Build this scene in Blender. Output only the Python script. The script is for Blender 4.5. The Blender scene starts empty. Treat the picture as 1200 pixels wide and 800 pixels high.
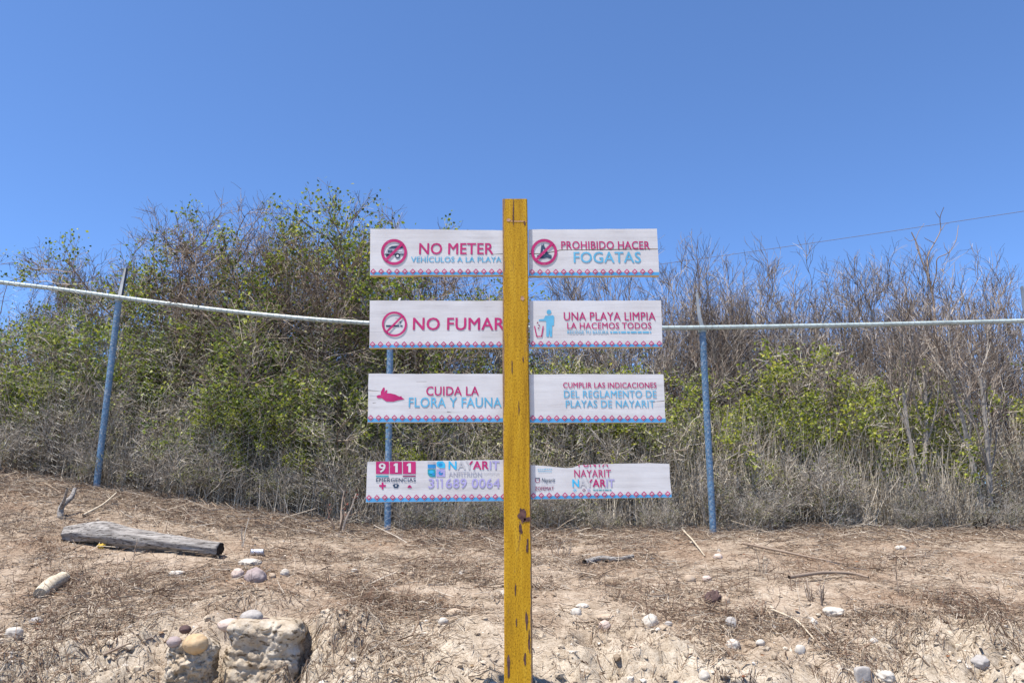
import bpy, bmesh, math
import numpy as np
from mathutils import Vector, Matrix

C = bpy.context.scene.collection
R = math.radians
# ------------------------------------------------------------------ camera, sky, sun, exposure
F = 933.33                      # focal length in photo pixels (28 mm on 36 mm, 1200 px wide)
PITCH = R(13.3)
CAM = np.array([0.0, 0.0, 1.6])
SUN_EL, SUN_AZ = R(68.5), R(-124)  # azimuth from +Y towards +X : the sun stands left and a little behind the camera

cam_d = bpy.data.cameras.new("camera")
cam_d.lens = 28.0; cam_d.sensor_width = 36.0; cam_d.clip_start = 0.05; cam_d.clip_end = 3000
cam = bpy.data.objects.new("camera", cam_d); C.objects.link(cam)
cam.location = CAM; cam.rotation_euler = (R(90) + PITCH, 0, 0)
bpy.context.scene.camera = cam

world = bpy.data.worlds.new("World"); bpy.context.scene.world = world
world.use_nodes = True
wn = world.node_tree.nodes; wl = world.node_tree.links
sky = wn.new("ShaderNodeTexSky"); sky.sky_type = 'NISHITA'; sky.sun_disc = False
sky.sun_elevation = SUN_EL; sky.sun_rotation = SUN_AZ
sky.altitude = 3000; sky.air_density = 1.0; sky.dust_density = 0.0; sky.ozone_density = 10.0
wl.new(sky.outputs[0], wn["Background"].inputs[0])
wn["Background"].inputs[1].default_value = 0.118

sun_d = bpy.data.lights.new("sun", 'SUN'); sun_d.energy = 4.1; sun_d.angle = R(0.53); sun_d.color = (1.0, 0.945, 0.87)
sun = bpy.data.objects.new("sun", sun_d); C.objects.link(sun)
to_sun = Vector((math.sin(SUN_AZ) * math.cos(SUN_EL), math.cos(SUN_AZ) * math.cos(SUN_EL), math.sin(SUN_EL)))
sun.rotation_euler = to_sun.to_track_quat('Z', 'Y').to_euler()
vs = bpy.context.scene.view_settings
vs.view_transform = 'Standard'; vs.look = 'None'; vs.exposure = 1.12; vs.gamma = 1.0

# ------------------------------------------------------------------ maths helpers
cP, sP = math.cos(PITCH), math.sin(PITCH)
def ray(px, py):
    u = (px - 600.0) / F; v = (400.0 - py) / F
    return np.array([u, cP - v * sP, sP + v * cP])
def P(px, py, Y):                       # the point at forward distance Y seen at a photo pixel
    d = ray(px, py); return CAM + d * (Y / d[1])
def ppm(py, Y):                         # photo pixels per metre at distance Y
    v = (400.0 - py) / F; return F * (cP - v * sP) / Y

def _hash(ix, iy, iz, seed):
    h = (ix.astype(np.int64) * 374761393 + iy.astype(np.int64) * 668265263 + iz.astype(np.int64) * 2147483647 + seed * 1274126177) & 0xFFFFFFFF
    h = ((h ^ (h >> 13)) * 1274126177) & 0xFFFFFFFF
    h = (h ^ (h >> 16)) & 0xFFFFFFFF
    return h.astype(np.float64) / 4294967295.0
def vnoise(p, seed=0):                  # value noise, -1..1, p (...,3)
    p = np.asarray(p, float); i = np.floor(p); f = p - i; f = f * f * (3 - 2 * f)
    ix, iy, iz = i[..., 0].astype(np.int64), i[..., 1].astype(np.int64), i[..., 2].astype(np.int64)
    r = 0
    for a in (0, 1):
        wx = f[..., 0] if a else 1 - f[..., 0]
        for b in (0, 1):
            wy = f[..., 1] if b else 1 - f[..., 1]
            for c in (0, 1):
                wz = f[..., 2] if c else 1 - f[..., 2]
                r = r + wx * wy * wz * _hash(ix + a, iy + b, iz + c, seed)
    return r * 2 - 1
def fbm(p, octv=4, seed=0, gain=0.5):
    p = np.asarray(p, float); s = 0; a = 1; t = 0
    for o in range(octv):
        s = s + a * vnoise(p * (2.03 ** o), seed + o * 17); t += a; a *= gain
    return s / t
def smooth(a, b, x):
    t = np.clip((np.asarray(x, float) - a) / (b - a), 0, 1); return t * t * (3 - 2 * t)

# ------------------------------------------------------------------ terrain
PY = np.array([-400, 0.6, 1.9, 2.5, 2.9, 3.2, 3.45, 4.0, 4.6, 5.4, 6.9, 8.0, 12, 30, 300, 1500])
PZ = np.array([-1.0, 0.0, 0.08, 0.28, 0.58, 0.88, 1.02, 1.155, 1.27, 1.405, 1.575, 1.64, 1.75, 2.0, 3.0, 5.0])
def base_h(x, y):
    lip = 0.10 * vnoise(np.stack([x * 1.3, x * 0, x * 0], -1), 5) + 0.05 * vnoise(np.stack([x * 4.1, x * 0, x * 0], -1), 9)
    lip = lip + 0.34 * np.exp(-((x + 1.22) / 0.42) ** 2) + 0.16 * np.exp(-((x - 0.55) / 0.3) ** 2) + 0.12 * np.exp(-((x - 2.0) / 0.4) ** 2)
    lip = lip * (1 - smooth(3.7, 4.5, y)) * smooth(0.5, 2.0, y)
    z = np.interp(y - lip, PY, PZ)
    s = np.clip(-x - 1.0, 0, 7.5)
    rise = 0.165 * (np.sqrt(s * s + 0.25) - 0.5)
    return z + rise * smooth(4.0, 7.1, y)
HOLL = []                                # hollows and mounds: x, y, rx, ry, dz
RUB = []                                 # broken, crumbly spots: x, y, radius, strength
def height(x, y):
    x = np.asarray(x, float); y = np.asarray(y, float)
    z = base_h(x, y)
    p = np.stack([x, y, x * 0], -1)
    near = 1 - smooth(9, 16, np.abs(y)) * 0.6
    bank = 1 - smooth(3.6, 4.6, y)
    z = z + near * (0.035 * fbm(p * 1.1, 3, 21) + 0.018 * fbm(p * 4.0, 3, 33) * (0.7 + bank))
    # crumbly clods, stronger on the eroded bank
    c = fbm(p * 13.0, 3, 41, 0.6); rough = smooth(-0.25, 0.35, fbm(p * 1.7, 2, 55)) * 0.55 + 0.45 * bank
    z = z + near * (0.013 * c * (0.35 + rough) + 0.030 * np.abs(fbm(p * 8.0, 3, 61, .6)) * bank * (.4 + rough) - 0.02 * smooth(.12, .4, fbm(p * 5.5, 3, 63)) * bank)
    z = z + 0.0045 * fbm(p * 40.0, 2, 71) * near
    if RUB:
        w = np.zeros_like(z)
        for hx, hy, rr, st in RUB: w = np.maximum(w, st * np.exp(-(((x - hx) ** 2 + (y - hy) ** 2) / rr ** 2) ** 1.5))
        rub = .055 * fbm(p * 7.5, 3, 81) + .030 * (1 - 2 * np.abs(vnoise(p * 17.0, 83))) + .016 * (1 - 2 * np.abs(vnoise(p * 36.0, 85)))
        z = z + w * rub
    for hx, hy, rx, ry, dz in HOLL:
        z = z + dz * np.exp(-(((x - hx) / rx) ** 2 + ((y - hy) / ry) ** 2) ** 1.5)
    return z
def G(px, py):                           # where the line of sight through a photo pixel meets the ground
    d = ray(px, py); Y = np.linspace(2.2, 14, 2400)
    pts = CAM[None] + d[None] * (Y / d[1])[:, None]
    below = np.nonzero(pts[:, 2] <= height(pts[:, 0], pts[:, 1]))[0]
    i = below[0] if len(below) else 900
    p = pts[i].copy(); p[2] = float(height(p[0:1], p[1:2])[0]); return p
for px, py, rr, st in [(380, 760, .22, 1.2), (430, 780, .2, .9), (160, 780, .3, 1.1), (40, 780, .3, .7), (240, 780, .12, .8), (740, 770, .28, 1.1), (690, 790, .2, .8), (850, 790, .2, .7), (1140, 760, .38, 1.2), (1190, 790, .3, 1.0), (1040, 790, .2, .6), (480, 790, .25, .5), (930, 760, .25, .5), (100, 750, .2, .5), (560, 790, .2, .45)]:
    q = G(px, py); RUB.append((q[0], q[1], rr, st))
for px, py, rx, ry, dz in [(178, 800, .16, .12, -.14), (248, 792, .07, .12, -.12), (385, 768, .14, .10, -.06), (350, 792, .09, .1, -.1), (705, 772, .10, .07, -.06),
                           (760, 782, .16, .08, -.05), (690, 755, .06, .05, -.045), (545, 735, .22, .2, .03), (405, 738, .17, .18, .075), (300, 712, .28, .12, .07), (246, 745, .07, .14, .06), (352, 775, .035, .12, -.1), (160, 760, .12, .12, .04), (1095, 745, .14, .05, -.04),
                           (1160, 778, .10, .05, -.04), (1130, 760, .2, .08, .03), (940, 640, .5, .25, .02), (130, 770, .12, .06, -.03)]:
    q = G(px, py); HOLL.append((q[0], q[1], rx, ry, dz))

# ------------------------------------------------------------------ mesh helpers
def mesh_np(name, V, Q=None, T=None, mats=(), mi=None, smooth_=False):
    V = np.asarray(V, np.float32).reshape(-1, 3)
    nq = 0 if Q is None else len(Q); nt = 0 if T is None else len(T)
    loops = []; 
    if nq: loops.append(np.asarray(Q, np.int32).ravel())
    if nt: loops.append(np.asarray(T, np.int32).ravel())
    loops = np.concatenate(loops)
    starts = np.concatenate([np.arange(nq) * 4, nq * 4 + np.arange(nt) * 3]).astype(np.int32)
    m = bpy.data.meshes.new(name)
    m.vertices.add(len(V)); m.vertices.foreach_set("co", V.ravel())
    m.loops.add(len(loops)); m.loops.foreach_set("vertex_index", loops)
    m.polygons.add(nq + nt); m.polygons.foreach_set("loop_start", starts)
    if mi is not None: m.polygons.foreach_set("material_index", np.asarray(mi, np.int32))
    m.polygons.foreach_set("use_smooth", np.full(nq + nt, bool(smooth_)))
    for a in mats: m.materials.append(a)
    m.update(calc_edges=True); m.validate(); return m
def link(name, mesh, parent=None, loc=None):
    o = bpy.data.objects.new(name, mesh); C.objects.link(o)
    if parent is not None: o.parent = parent
    if loc is not None: o.location = loc
    return o
def tag(o, label=None, cat=None, group=None, kind=None):
    if label: o["label"] = label
    if cat: o["category"] = cat
    if group: o["group"] = group
    if kind: o["kind"] = kind
    return o
def thing(name, loc, label, cat, group=None):
    o = bpy.data.objects.new(name, None); C.objects.link(o); o.location = loc; o.empty_display_size = .1
    return tag(o, label, cat, group)
def norm(a): return a / np.maximum(np.linalg.norm(a, axis=-1, keepdims=True), 1e-9)

def tubes(Pl, r0, r1, sides=3, rng=None, cap=False):     # polylines (N,K,3) -> verts, quads
    Pl = np.asarray(Pl, float); N, K = Pl.shape[:2]
    T = np.empty_like(Pl); T[:, 1:-1] = Pl[:, 2:] - Pl[:, :-2]; T[:, 0] = Pl[:, 1] - Pl[:, 0]; T[:, -1] = Pl[:, -1] - Pl[:, -2]
    T = norm(T)
    rng = rng or np.random.default_rng(1)
    ref = norm(rng.normal(size=(N, 1, 3)))
    tm = norm(T.mean(1, keepdims=True)); ref = norm(ref - tm * (ref * tm).sum(-1, keepdims=True))
    U = norm(np.cross(T, np.broadcast_to(ref, T.shape))); W = np.cross(T, U)
    t = np.linspace(0, 1, K)[None, :]
    r = (np.asarray(r0).reshape(-1, 1) * (1 - t) + np.asarray(r1).reshape(-1, 1) * t)
    if r.shape[0] == 1: r = np.repeat(r, N, 0)
    a = np.arange(sides) * 2 * math.pi / sides
    V = Pl[:, :, None, :] + r[:, :, None, None] * (np.cos(a)[None, None, :, None] * U[:, :, None, :] + np.sin(a)[None, None, :, None] * W[:, :, None, :])
    idx = np.arange(N * K * sides).reshape(N, K, sides)
    A = idx[:, :-1, :]; B = idx[:, 1:, :]
    Q = np.stack([A, np.roll(A, -1, 2), np.roll(B, -1, 2), B], -1).reshape(-1, 4)
    return V.reshape(-1, 3), Q
class Bag:                                # collects numpy pieces into one mesh
    def __init__(s): s.V = []; s.Q = []; s.n = 0
    def add(s, V, Q): s.V.append(V); s.Q.append(Q + s.n); s.n += len(V)
    def arrays(s): return np.concatenate(s.V), np.concatenate(s.Q)
    def mesh(s, name, mats, smooth_=False):
        V, Q = s.arrays(); return mesh_np(name, V, Q, mats=mats, smooth_=smooth_)

# ------------------------------------------------------------------ material helpers
def new_mat(name, rough=0.8, spec=0.3):
    m = bpy.data.materials.new(name); m.use_nodes = True
    b = m.node_tree.nodes["Principled BSDF"]; b.inputs["Roughness"].default_value = rough
    b.inputs["Specular IOR Level"].default_value = spec
    return m, m.node_tree.nodes, m.node_tree.links, b
def ramp(n, stops, interp='LINEAR'):
    r = n.new("ShaderNodeValToRGB"); r.color_ramp.interpolation = interp
    e = r.color_ramp.elements
    while len(e) < len(stops): e.new(0.5)
    for k, (p, c) in enumerate(stops): e[k].position = p; e[k].color = (*c, 1)
    return r
def noise(n, l, scale, detail=4, rough=0.6, stretch=None, coord="Object"):
    tc = n.new("ShaderNodeTexCoord"); t = n.new("ShaderNodeTexNoise"); t.inputs["Scale"].default_value = scale
    t.inputs["Detail"].default_value = detail; t.inputs["Roughness"].default_value = rough
    if stretch:
        mp = n.new("ShaderNodeMapping"); mp.inputs["Scale"].default_value = stretch
        l.new(tc.outputs[coord], mp.inputs[0]); l.new(mp.outputs[0], t.inputs["Vector"])
    else: l.new(tc.outputs[coord], t.inputs["Vector"])
    return t
def mix(n, l, fac, a, b, mode='MIX'):
    m = n.new("ShaderNodeMix"); m.data_type = 'RGBA'; m.blend_type = mode
    for s, v in ((0, fac), (6, a), (7, b)):
        if isinstance(v, (int, float)): m.inputs[s].default_value = v
        elif isinstance(v, tuple): m.inputs[s].default_value = (*v, 1)
        else: l.new(v, m.inputs[s])
    return m.outputs[2]
def bump(n, l, b, h, strength=0.4, dist=0.01):
    u = n.new("ShaderNodeBump"); u.inputs["Strength"].default_value = strength; u.inputs["Distance"].default_value = dist
    l.new(h, u.inputs["Height"]); l.new(u.outputs[0], b.inputs["Normal"])
def island_mat(name, stops, rough=0.85, spec=0.15, translucent=0.0):
    m, n, l, b = new_mat(name, rough, spec)
    g = n.new("ShaderNodeNewGeometry"); r = ramp(n, stops); l.new(g.outputs["Random Per Island"], r.inputs[0]); l.new(r.outputs[0], b.inputs["Base Color"])
    if translucent:
        t = n.new("ShaderNodeBsdfTranslucent"); l.new(r.outputs[0], t.inputs[0])
        ms = n.new("ShaderNodeMixShader"); ms.inputs[0].default_value = translucent
        l.new(b.outputs[0], ms.inputs[1]); l.new(t.outputs[0], ms.inputs[2]); l.new(ms.outputs[0], n["Material Output"].inputs[0])
    return m

def make_ground_mat():
    m, n, l, b = new_mat("ground_earth", 0.95, 0.1)
    big = noise(n, l, 1.1, 5, 0.6); mid = noise(n, l, 6, 5, 0.65); fine = noise(n, l, 60, 4, 0.7); grit = noise(n, l, 240, 2, 0.6)
    sand = ramp(n, [(0.3, (.225, .175, .128)), (0.5, (.325, .265, .205)), (0.72, (.41, .35, .28))]); l.new(mid.outputs[0], sand.inputs[0])
    lit = ramp(n, [(0.30, (.115, .08, .056)), (0.5, (.215, .155, .11)), (0.7, (.32, .255, .19))]); l.new(fine.outputs[0], lit.inputs[0])
    msk = ramp(n, [(0.44, (0, 0, 0)), (0.60, (1, 1, 1))]); l.new(big.outputs[0], msk.inputs[0])
    c1 = mix(n, l, msk.outputs[0], sand.outputs[0], lit.outputs[0])
    # whitish clay on the eroded bank, below the lip
    tc = n.new("ShaderNodeTexCoord"); sp = n.new("ShaderNodeSeparateXYZ"); l.new(tc.outputs["Object"], sp.inputs[0])
    ad = n.new("ShaderNodeMath"); ad.operation = 'MULTIPLY_ADD'; l.new(big.outputs[0], ad.inputs[0]); ad.inputs[1].default_value = 2.2; l.new(sp.outputs[1], ad.inputs[2])
    bk = n.new("ShaderNodeMapRange"); bk.inputs[1].default_value = 5.5; bk.inputs[2].default_value = 4.7; l.new(ad.outputs[0], bk.inputs[0])
    clay = ramp(n, [(0.3, (.26, .215, .16)), (0.55, (.39, .342, .275)), (0.75, (.50, .46, .39))]); l.new(mid.outputs[0], clay.inputs[0])
    c2 = mix(n, l, bk.outputs[0], c1, clay.outputs[0])
    gr = ramp(n, [(0.32, (.66, .62, .58)), (0.5, (1, 1, 1)), (0.68, (1.14, 1.12, 1.1))]); l.new(grit.outputs[0], gr.inputs[0])
    c3 = mix(n, l, 1.0, c2, gr.outputs[0], 'MULTIPLY')
    fr = ramp(n, [(0.34, (.62, .57, .52)), (0.48, (.94, .92, .9)), (0.62, (1.08, 1.07, 1.06))]); l.new(fine.outputs[0], fr.inputs[0])
    c4 = mix(n, l, 1.0, c3, fr.outputs[0], 'MULTIPLY')
    l.new(c4, b.inputs["Base Color"])
    bump(n, l, b, fine.outputs[0], 0.5, 0.012)
    return m
def stone_mat(name, a, bcol, scale=14, speck=(.2, .17, .14)):
    m, n, l, b = new_mat(name, 0.85, 0.25)
    t = noise(n, l, scale, 5, 0.65); r = ramp(n, [(0.3, a), (0.7, bcol)]); l.new(t.outputs[0], r.inputs[0])
    t2 = noise(n, l, scale * 6, 3, 0.6); r2 = ramp(n, [(0.28, (1, 1, 1)), (0.36, (0, 0, 0))]); l.new(t2.outputs[0], r2.inputs[0])
    l.new(mix(n, l, r2.outputs[0], r.outputs[0], speck), b.inputs["Base Color"])
    bump(n, l, b, t2.outputs[0], 0.35, 0.004); return m
def wood_mat(name, dark, light, stretch, scale=20, bumpd=.004):
    m, n, l, b = new_mat(name, 0.9, 0.15)
    t = noise(n, l, scale, 6, 0.7, stretch); r = ramp(n, [(0.3, dark), (0.52, light), (0.75, tuple(min(1, c * 1.3) for c in light))]); l.new(t.outputs[0], r.inputs[0])
    l.new(r.outputs[0], b.inputs["Base Color"]); bump(n, l, b, t.outputs[0], 0.7, bumpd); return m
def plain_mat(name, col, rough=0.6, spec=0.3, var=0.15, scale=30, metal=0.0, stretch=None):
    m, n, l, b = new_mat(name, rough, spec)
    t = noise(n, l, scale, 4, 0.6, stretch); lo = tuple(c * (1 - var) for c in col); hi = tuple(min(1, c * (1 + var)) for c in col)
    r = ramp(n, [(0.3, lo), (0.7, hi)]); l.new(t.outputs[0], r.inputs[0]); l.new(r.outputs[0], b.inputs["Base Color"]); b.inputs["Metallic"].default_value = metal
    return m

M = {}
M['ground'] = make_ground_mat()
M['twig_grey'] = island_mat("dry_twig_grey", [(0, (.11, .085, .062)), (.35, (.26, .222, .178)), (.7, (.44, .39, .32)), (1, (.60, .545, .46))])
M['twig_brown'] = island_mat("dry_twig_brown", [(0, (.065, .045, .035)), (.45, (.19, .14, .105)), (.8, (.34, .27, .21)), (1, (.50, .43, .35))])
M['twig_purple'] = island_mat("bare_twig_purple_grey", [(0, (.07, .052, .042)), (.5, (.20, .158, .128)), (.85, (.36, .305, .25)), (1, (.52, .46, .385))])
M['bark_pale'] = island_mat("pale_grey_bark", [(0, (.20, .175, .15)), (1, (.36, .33, .29))])
M['straw'] = island_mat("straw_and_litter", [(0, (.07, .045, .032)), (.3, (.17, .115, .078)), (.6, (.29, .22, .155)), (.85, (.41, .34, .26)), (1, (.50, .44, .36))])
M['weed'] = island_mat("dead_weed", [(0, (.05, .03, .024)), (.4, (.145, .08, .054)), (.75, (.26, .165, .11)), (1, (.40, .31, .225))])
M['grass'] = island_mat("dry_grass", [(0, (.16, .13, .09)), (.5, (.38, .325, .25)), (1, (.60, .54, .44))])
M['leaf_green'] = island_mat("leaf_green", [(0, (.04, .065, .012)), (.4, (.13, .19, .024)), (.75, (.27, .335, .034)), (1, (.44, .44, .06))], .5, .4, .42)
M['leaf_yellow'] = island_mat("leaf_yellow_green", [(0, (.06, .085, .014)), (.35, (.19, .235, .026)), (.75, (.35, .40, .036)), (1, (.50, .47, .075))], .5, .4, .42)
M['leaf_olive'] = island_mat("leaf_dry_olive", [(0, (.04, .05, .016)), (.45, (.19, .205, .07)), (.8, (.34, .345, .12)), (1, (.50, .47, .27))], .65, .25, .38)
M['leaf_rust'] = island_mat("leaf_rust", [(0, (.16, .06, .03)), (.6, (.26, .13, .06)), (1, (.34, .24, .14))], .8, .2, .15)
M['pebble'] = island_mat("pebble", [(0, (.22, .17, .12)), (.3, (.33, .265, .195)), (.85, (.44, .375, .29)), (1, (.58, .54, .48))])

# ------------------------------------------------------------------ ground : one sheet, fine near the bank, reaching the horizon
def axis(lo, hi, step, far_lo, far_hi):
    core = np.arange(lo, hi + 1e-6, step); up = [hi]; s = step
    while up[-1] < far_hi: s *= 1.22; up.append(up[-1] + s)
    dn = [lo]; s = step
    while dn[-1] > far_lo: s *= 1.22; dn.append(dn[-1] - s)
    return np.concatenate([np.array(dn[1:])[::-1], core, np.array(up[1:])])
xs = axis(-5.6, 5.6, 0.017, -1200, 1200); ys = axis(2.7, 7.8, 0.015, -300, 1200)
gx, gy = np.meshgrid(xs, ys); gz = height(gx, gy)
nx, ny = len(xs), len(ys); gi = np.arange(nx * ny).reshape(ny, nx)
gq = np.stack([gi[:-1, :-1], gi[:-1, 1:], gi[1:, 1:], gi[1:, :-1]], -1).reshape(-1, 4)
tag(link("ground", mesh_np("ground", np.stack([gx, gy, gz], -1), gq, mats=[M['ground']], smooth_=True)), kind="structure")

# ------------------------------------------------------------------ plants
def grow_stems(rng, n, H, base_r, tilt, K=10, wig=.10, trop=.05, hmin=.65):
    a = rng.uniform(0, 2 * math.pi, n); rr = base_r * np.sqrt(rng.uniform(0, 1, n))
    p = np.stack([rr * np.cos(a), rr * np.sin(a), np.full(n, -.06)], -1)
    b = a + rng.normal(0, .6, n); th = np.abs(rng.normal(0, tilt, n)) + .03
    d = np.stack([np.sin(th) * np.cos(b), np.sin(th) * np.sin(b), np.cos(th)], -1)
    L = H * rng.uniform(hmin, 1.0, n)
    return walk(rng, p, d, L, K, wig, trop)
def walk(rng, p, d, L, K, wig, trop):
    out = [p]; d = norm(d); st = (L / (K - 1))[:, None]
    for k in range(K - 1):
        d = norm(d + rng.normal(0, wig, d.shape) + np.array([0, 0, trop])); p = p + d * st; out.append(p)
    return np.stack(out, 1)
def grow_on(rng, Par, per, L0, L1, ang, K=6, wig=.16, trop=.04, t0=.2, t1=1.0):
    N, KP = Par.shape[:2]; i = np.repeat(np.arange(N), per); n = len(i)
    t = rng.uniform(t0, t1, n) * (KP - 1) * .999; k = t.astype(int); f = (t - k)[:, None]
    a, b = Par[i, k], Par[i, k + 1]; p = a * (1 - f) + b * f; T = norm(b - a)
    r = norm(rng.normal(size=(n, 3))); r = norm(r - T * (r * T).sum(-1, keepdims=True))
    th = (ang * rng.uniform(.55, 1.3, n))[:, None]
    d = np.cos(th) * T + np.sin(th) * r
    L = rng.uniform(L0, L1, n) * (1.15 - .6 * t / (KP - 1))
    return walk(rng, p, d, L, K, wig, trop)
def leaves(rng, pts, size, var=.4, droop=.2):
    n = len(pts); d = norm(rng.normal(size=(n, 3)) + np.array([0, 0, -droop])); s = norm(np.cross(d, rng.normal(size=(n, 3))))
    L = (size * rng.uniform(1 - var, 1 + var, n))[:, None]; W = L * rng.uniform(.28, .42, n)[:, None]
    nrm = np.cross(d, s)
    V = np.stack([pts, pts + d * L * .5 + s * W - nrm * L * .06, pts + d * L, pts + d * L * .5 - s * W - nrm * L * .06], 1)
    return V.reshape(-1, 3), np.arange(n * 4).reshape(n, 4)
def pick_clumps(rng, pts, scale, thr, seed, zlo=-9, zhi=99):
    v = fbm(pts * scale, 2, seed); m = (v > thr) & (pts[:, 2] > zlo) & (pts[:, 2] < zhi); return pts[m]

def shrub_arrays(seed, H, base_r, n_stem, tilt, per, lens, angs, radii, wig=.1, trop=.05, hmin=.65, leaf=None, trops=(.04, .03, .02), sides=(4, 3, 3, 3)):
    """returns (stem arrays, twig arrays, leaf arrays)"""
    rng = np.random.default_rng(seed)
    S = grow_stems(rng, n_stem, H, base_r, tilt, 11, wig, trop, hmin)
    st, tw = Bag(), Bag()
    rr = radii[0] * rng.uniform(.5, 1.15, n_stem)
    st.add(*tubes(S, rr, rr * .25, sides[0], rng))
    L1 = grow_on(rng, S, per[0], lens[0] * .4, lens[0], angs[0], 7, .17, trops[0], .12, 1)
    r1 = radii[1] * rng.uniform(.5, 1.1, len(L1)); st.add(*tubes(L1, r1, r1 * .35, sides[1], rng))
    L2 = grow_on(rng, L1, per[1], lens[1] * .4, lens[1], angs[1], 5, .2, trops[1], .15, 1)
    tw.add(*tubes(L2, np.full(len(L2), radii[2]), np.full(len(L2), radii[2] * .5), sides[2], rng))
    last = L2
    if len(per) > 2:
        L3 = grow_on(rng, L2, per[2], lens[2] * .4, lens[2], angs[2], 4, .2, trops[2], .2, 1)
        tw.add(*tubes(L3, np.full(len(L3), radii[3]), np.full(len(L3), radii[3] * .6), 3, rng)); last = L3
    lf = None
    if leaf:
        pts = np.concatenate([last[:, 1:].reshape(-1, 3), L2[:, 2:].reshape(-1, 3)])
        pts = pick_clumps(rng, pts, leaf.get('scale', 2.2), leaf['thr'], seed + 7, leaf.get('zlo', -9), leaf.get('zhi', 99))
        k = min(len(pts), leaf['n']); pts = pts[rng.permutation(len(pts))[:k]]
        pts = np.repeat(pts, leaf.get('rep', 2), 0) + rng.normal(0, leaf.get('jit', .015), (k * leaf.get('rep', 2), 3))
        lf = leaves(rng, pts, leaf['size'])
    return st.arrays(), tw.arrays(), lf

def proto(kind, seed, low=1.0):
    q = lambda a: max(1, int(round(a * low)))
    if kind == 'upright':     # bare, many rising stems, wispy against the sky
        return shrub_arrays(seed, 2.95, .40, 19, .15, (q(8), q(6), q(3)), (1.0, .5, .26), (.42, .5, .55), (.010, .0048, .0029, .0021), .05, .05, .6, trops=(.10, .09, .06))
    if kind == 'leafy':       # rounded shrub, yellow-green clumps of leaves
        return shrub_arrays(seed, 1.95, .4, 13, .42, (q(7), q(6), q(3)), (.8, .42, .2), (.8, .8, .8), (.010, .0052, .0032, .0024), .11, .05, .6,
                            leaf=dict(n=q(6500), thr=-.06, size=.036, rep=2, zlo=.35, jit=.028, scale=2.0))
    if kind == 'tangle':      # low grey interlaced twigs
        return shrub_arrays(seed, 1.0, .45, 24, .6, (q(7), q(5), q(2)), (.6, .34, .17), (.6, .65, .7), (.0075, .0046, .0032, .0024), .07, .03, .45,
                            leaf=dict(n=q(700), thr=.18, size=.026, rep=2, scale=3.0), trops=(.02, .01, .0))
    if kind == 'gnarly':      # left tree : brown twisting branches, sparse leaves high up
        return shrub_arrays(seed, 3.1, .45, 13, .34, (q(11), q(9), q(5)), (1.1, .55, .26), (.85, .8, .75), (.020, .0078, .0032, .0021), .13, .045, .82,
                            leaf=dict(n=q(2500), thr=.12, size=.036, rep=3, zlo=.7, jit=.04, scale=1.9), trops=(.04, .03, .02))
    if kind == 'dense':       # dense grey-green thicket shrub of small olive leaves
        return shrub_arrays(seed, 2.05, .45, 14, .42, (q(8), q(6), q(3)), (.8, .40, .2), (.85, .85, .85), (.010, .0052, .0033, .0025), .12, .035, .5,
                            leaf=dict(n=q(2600), thr=.0, size=.029, rep=2, jit=.03, scale=2.3))
    if kind == 'slender':     # slim grey tree, one trunk forking into rising limbs
        rng = np.random.default_rng(seed)
        T = grow_stems(rng, 2, 1.7, .06, .06, 9, .05, .05, .8); st, tw = Bag(), Bag()
        st.add(*tubes(T, np.full(2, .030), np.full(2, .018), 6, rng))
        A = grow_on(rng, T, 5, 1.0, 1.6, .42, 9, .09, .07, .35, 1); st.add(*tubes(A, np.full(len(A), .012), np.full(len(A), .004), 4, rng))
        B = grow_on(rng, A, 8, .3, .8, .5, 7, .14, .09, .15, 1); tw.add(*tubes(B, np.full(len(B), .0052), np.full(len(B), .0022), 3, rng))
        D = grow_on(rng, B, 7, .12, .36, .6, 5, .18, .06, .15, 1); tw.add(*tubes(D, np.full(len(D), .0029), np.full(len(D), .0017), 3, rng))
        return st.arrays(), tw.arrays(), None

SHRUB = {  # kind: name, stem material, twig material, leaf material
    'upright': ('bare_shrub', 'twig_brown', 'twig_purple', None), 'leafy': ('leafy_shrub', 'twig_brown', 'twig_grey', 'leaf_yellow'),
    'tangle': ('dry_bush', 'twig_grey', 'twig_grey', 'leaf_olive'), 'gnarly': ('gnarled_tree', 'twig_brown', 'twig_brown', 'leaf_green'),
    'dense': ('dense_shrub', 'twig_brown', 'twig_grey', 'leaf_olive'), 'slender': ('slender_tree', 'bark_pale', 'twig_purple', None)}
PART = {'upright': ('stems', 'twigs', None), 'leafy': ('stems', 'twigs', 'foliage'), 'tangle': ('stems', 'twigs', 'foliage'),
        'gnarly': ('branches', 'twigs', 'foliage'), 'dense': ('stems', 'twigs', 'foliage'), 'slender': ('trunk', 'twigs', None)}
CACHE = {}
def proto_meshes(kind, seed):
    if (kind, seed) not in CACHE:
        st, tw, lf = proto(kind, seed); nm = SHRUB[kind]; pn = PART[kind]
        CACHE[(kind, seed)] = (mesh_np(pn[0], *st, mats=[M[nm[1]]]), mesh_np(pn[1], *tw, mats=[M[nm[2]]]), None if lf is None else mesh_np(pn[2], *lf, mats=[M[nm[3]]]))
    return CACHE[(kind, seed)]
def gz_at(x, y): return float(height(np.array([x]), np.array([y]))[0])
def plant(kind, seed, px, Y, s, rz, label, cat, group=None, sz=None, leafmat=None):
    x = (px - 600) / F * Y / (cP + 0.17 * sP)
    ms = proto_meshes(kind, seed); nm = SHRUB[kind]; pn = PART[kind]
    e = thing(nm[0], (x, Y, gz_at(x, Y)), label, cat, group); e.rotation_euler = (0, 0, rz); e.scale = (s, s, sz or s)
    for k in range(3):
        if ms[k] is not None:
            o = link(pn[k], ms[k], e)
            if k == 2 and leafmat: o.material_slots[0].link = 'OBJECT'; o.material_slots[0].material = M[leafmat]
    return e

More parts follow.
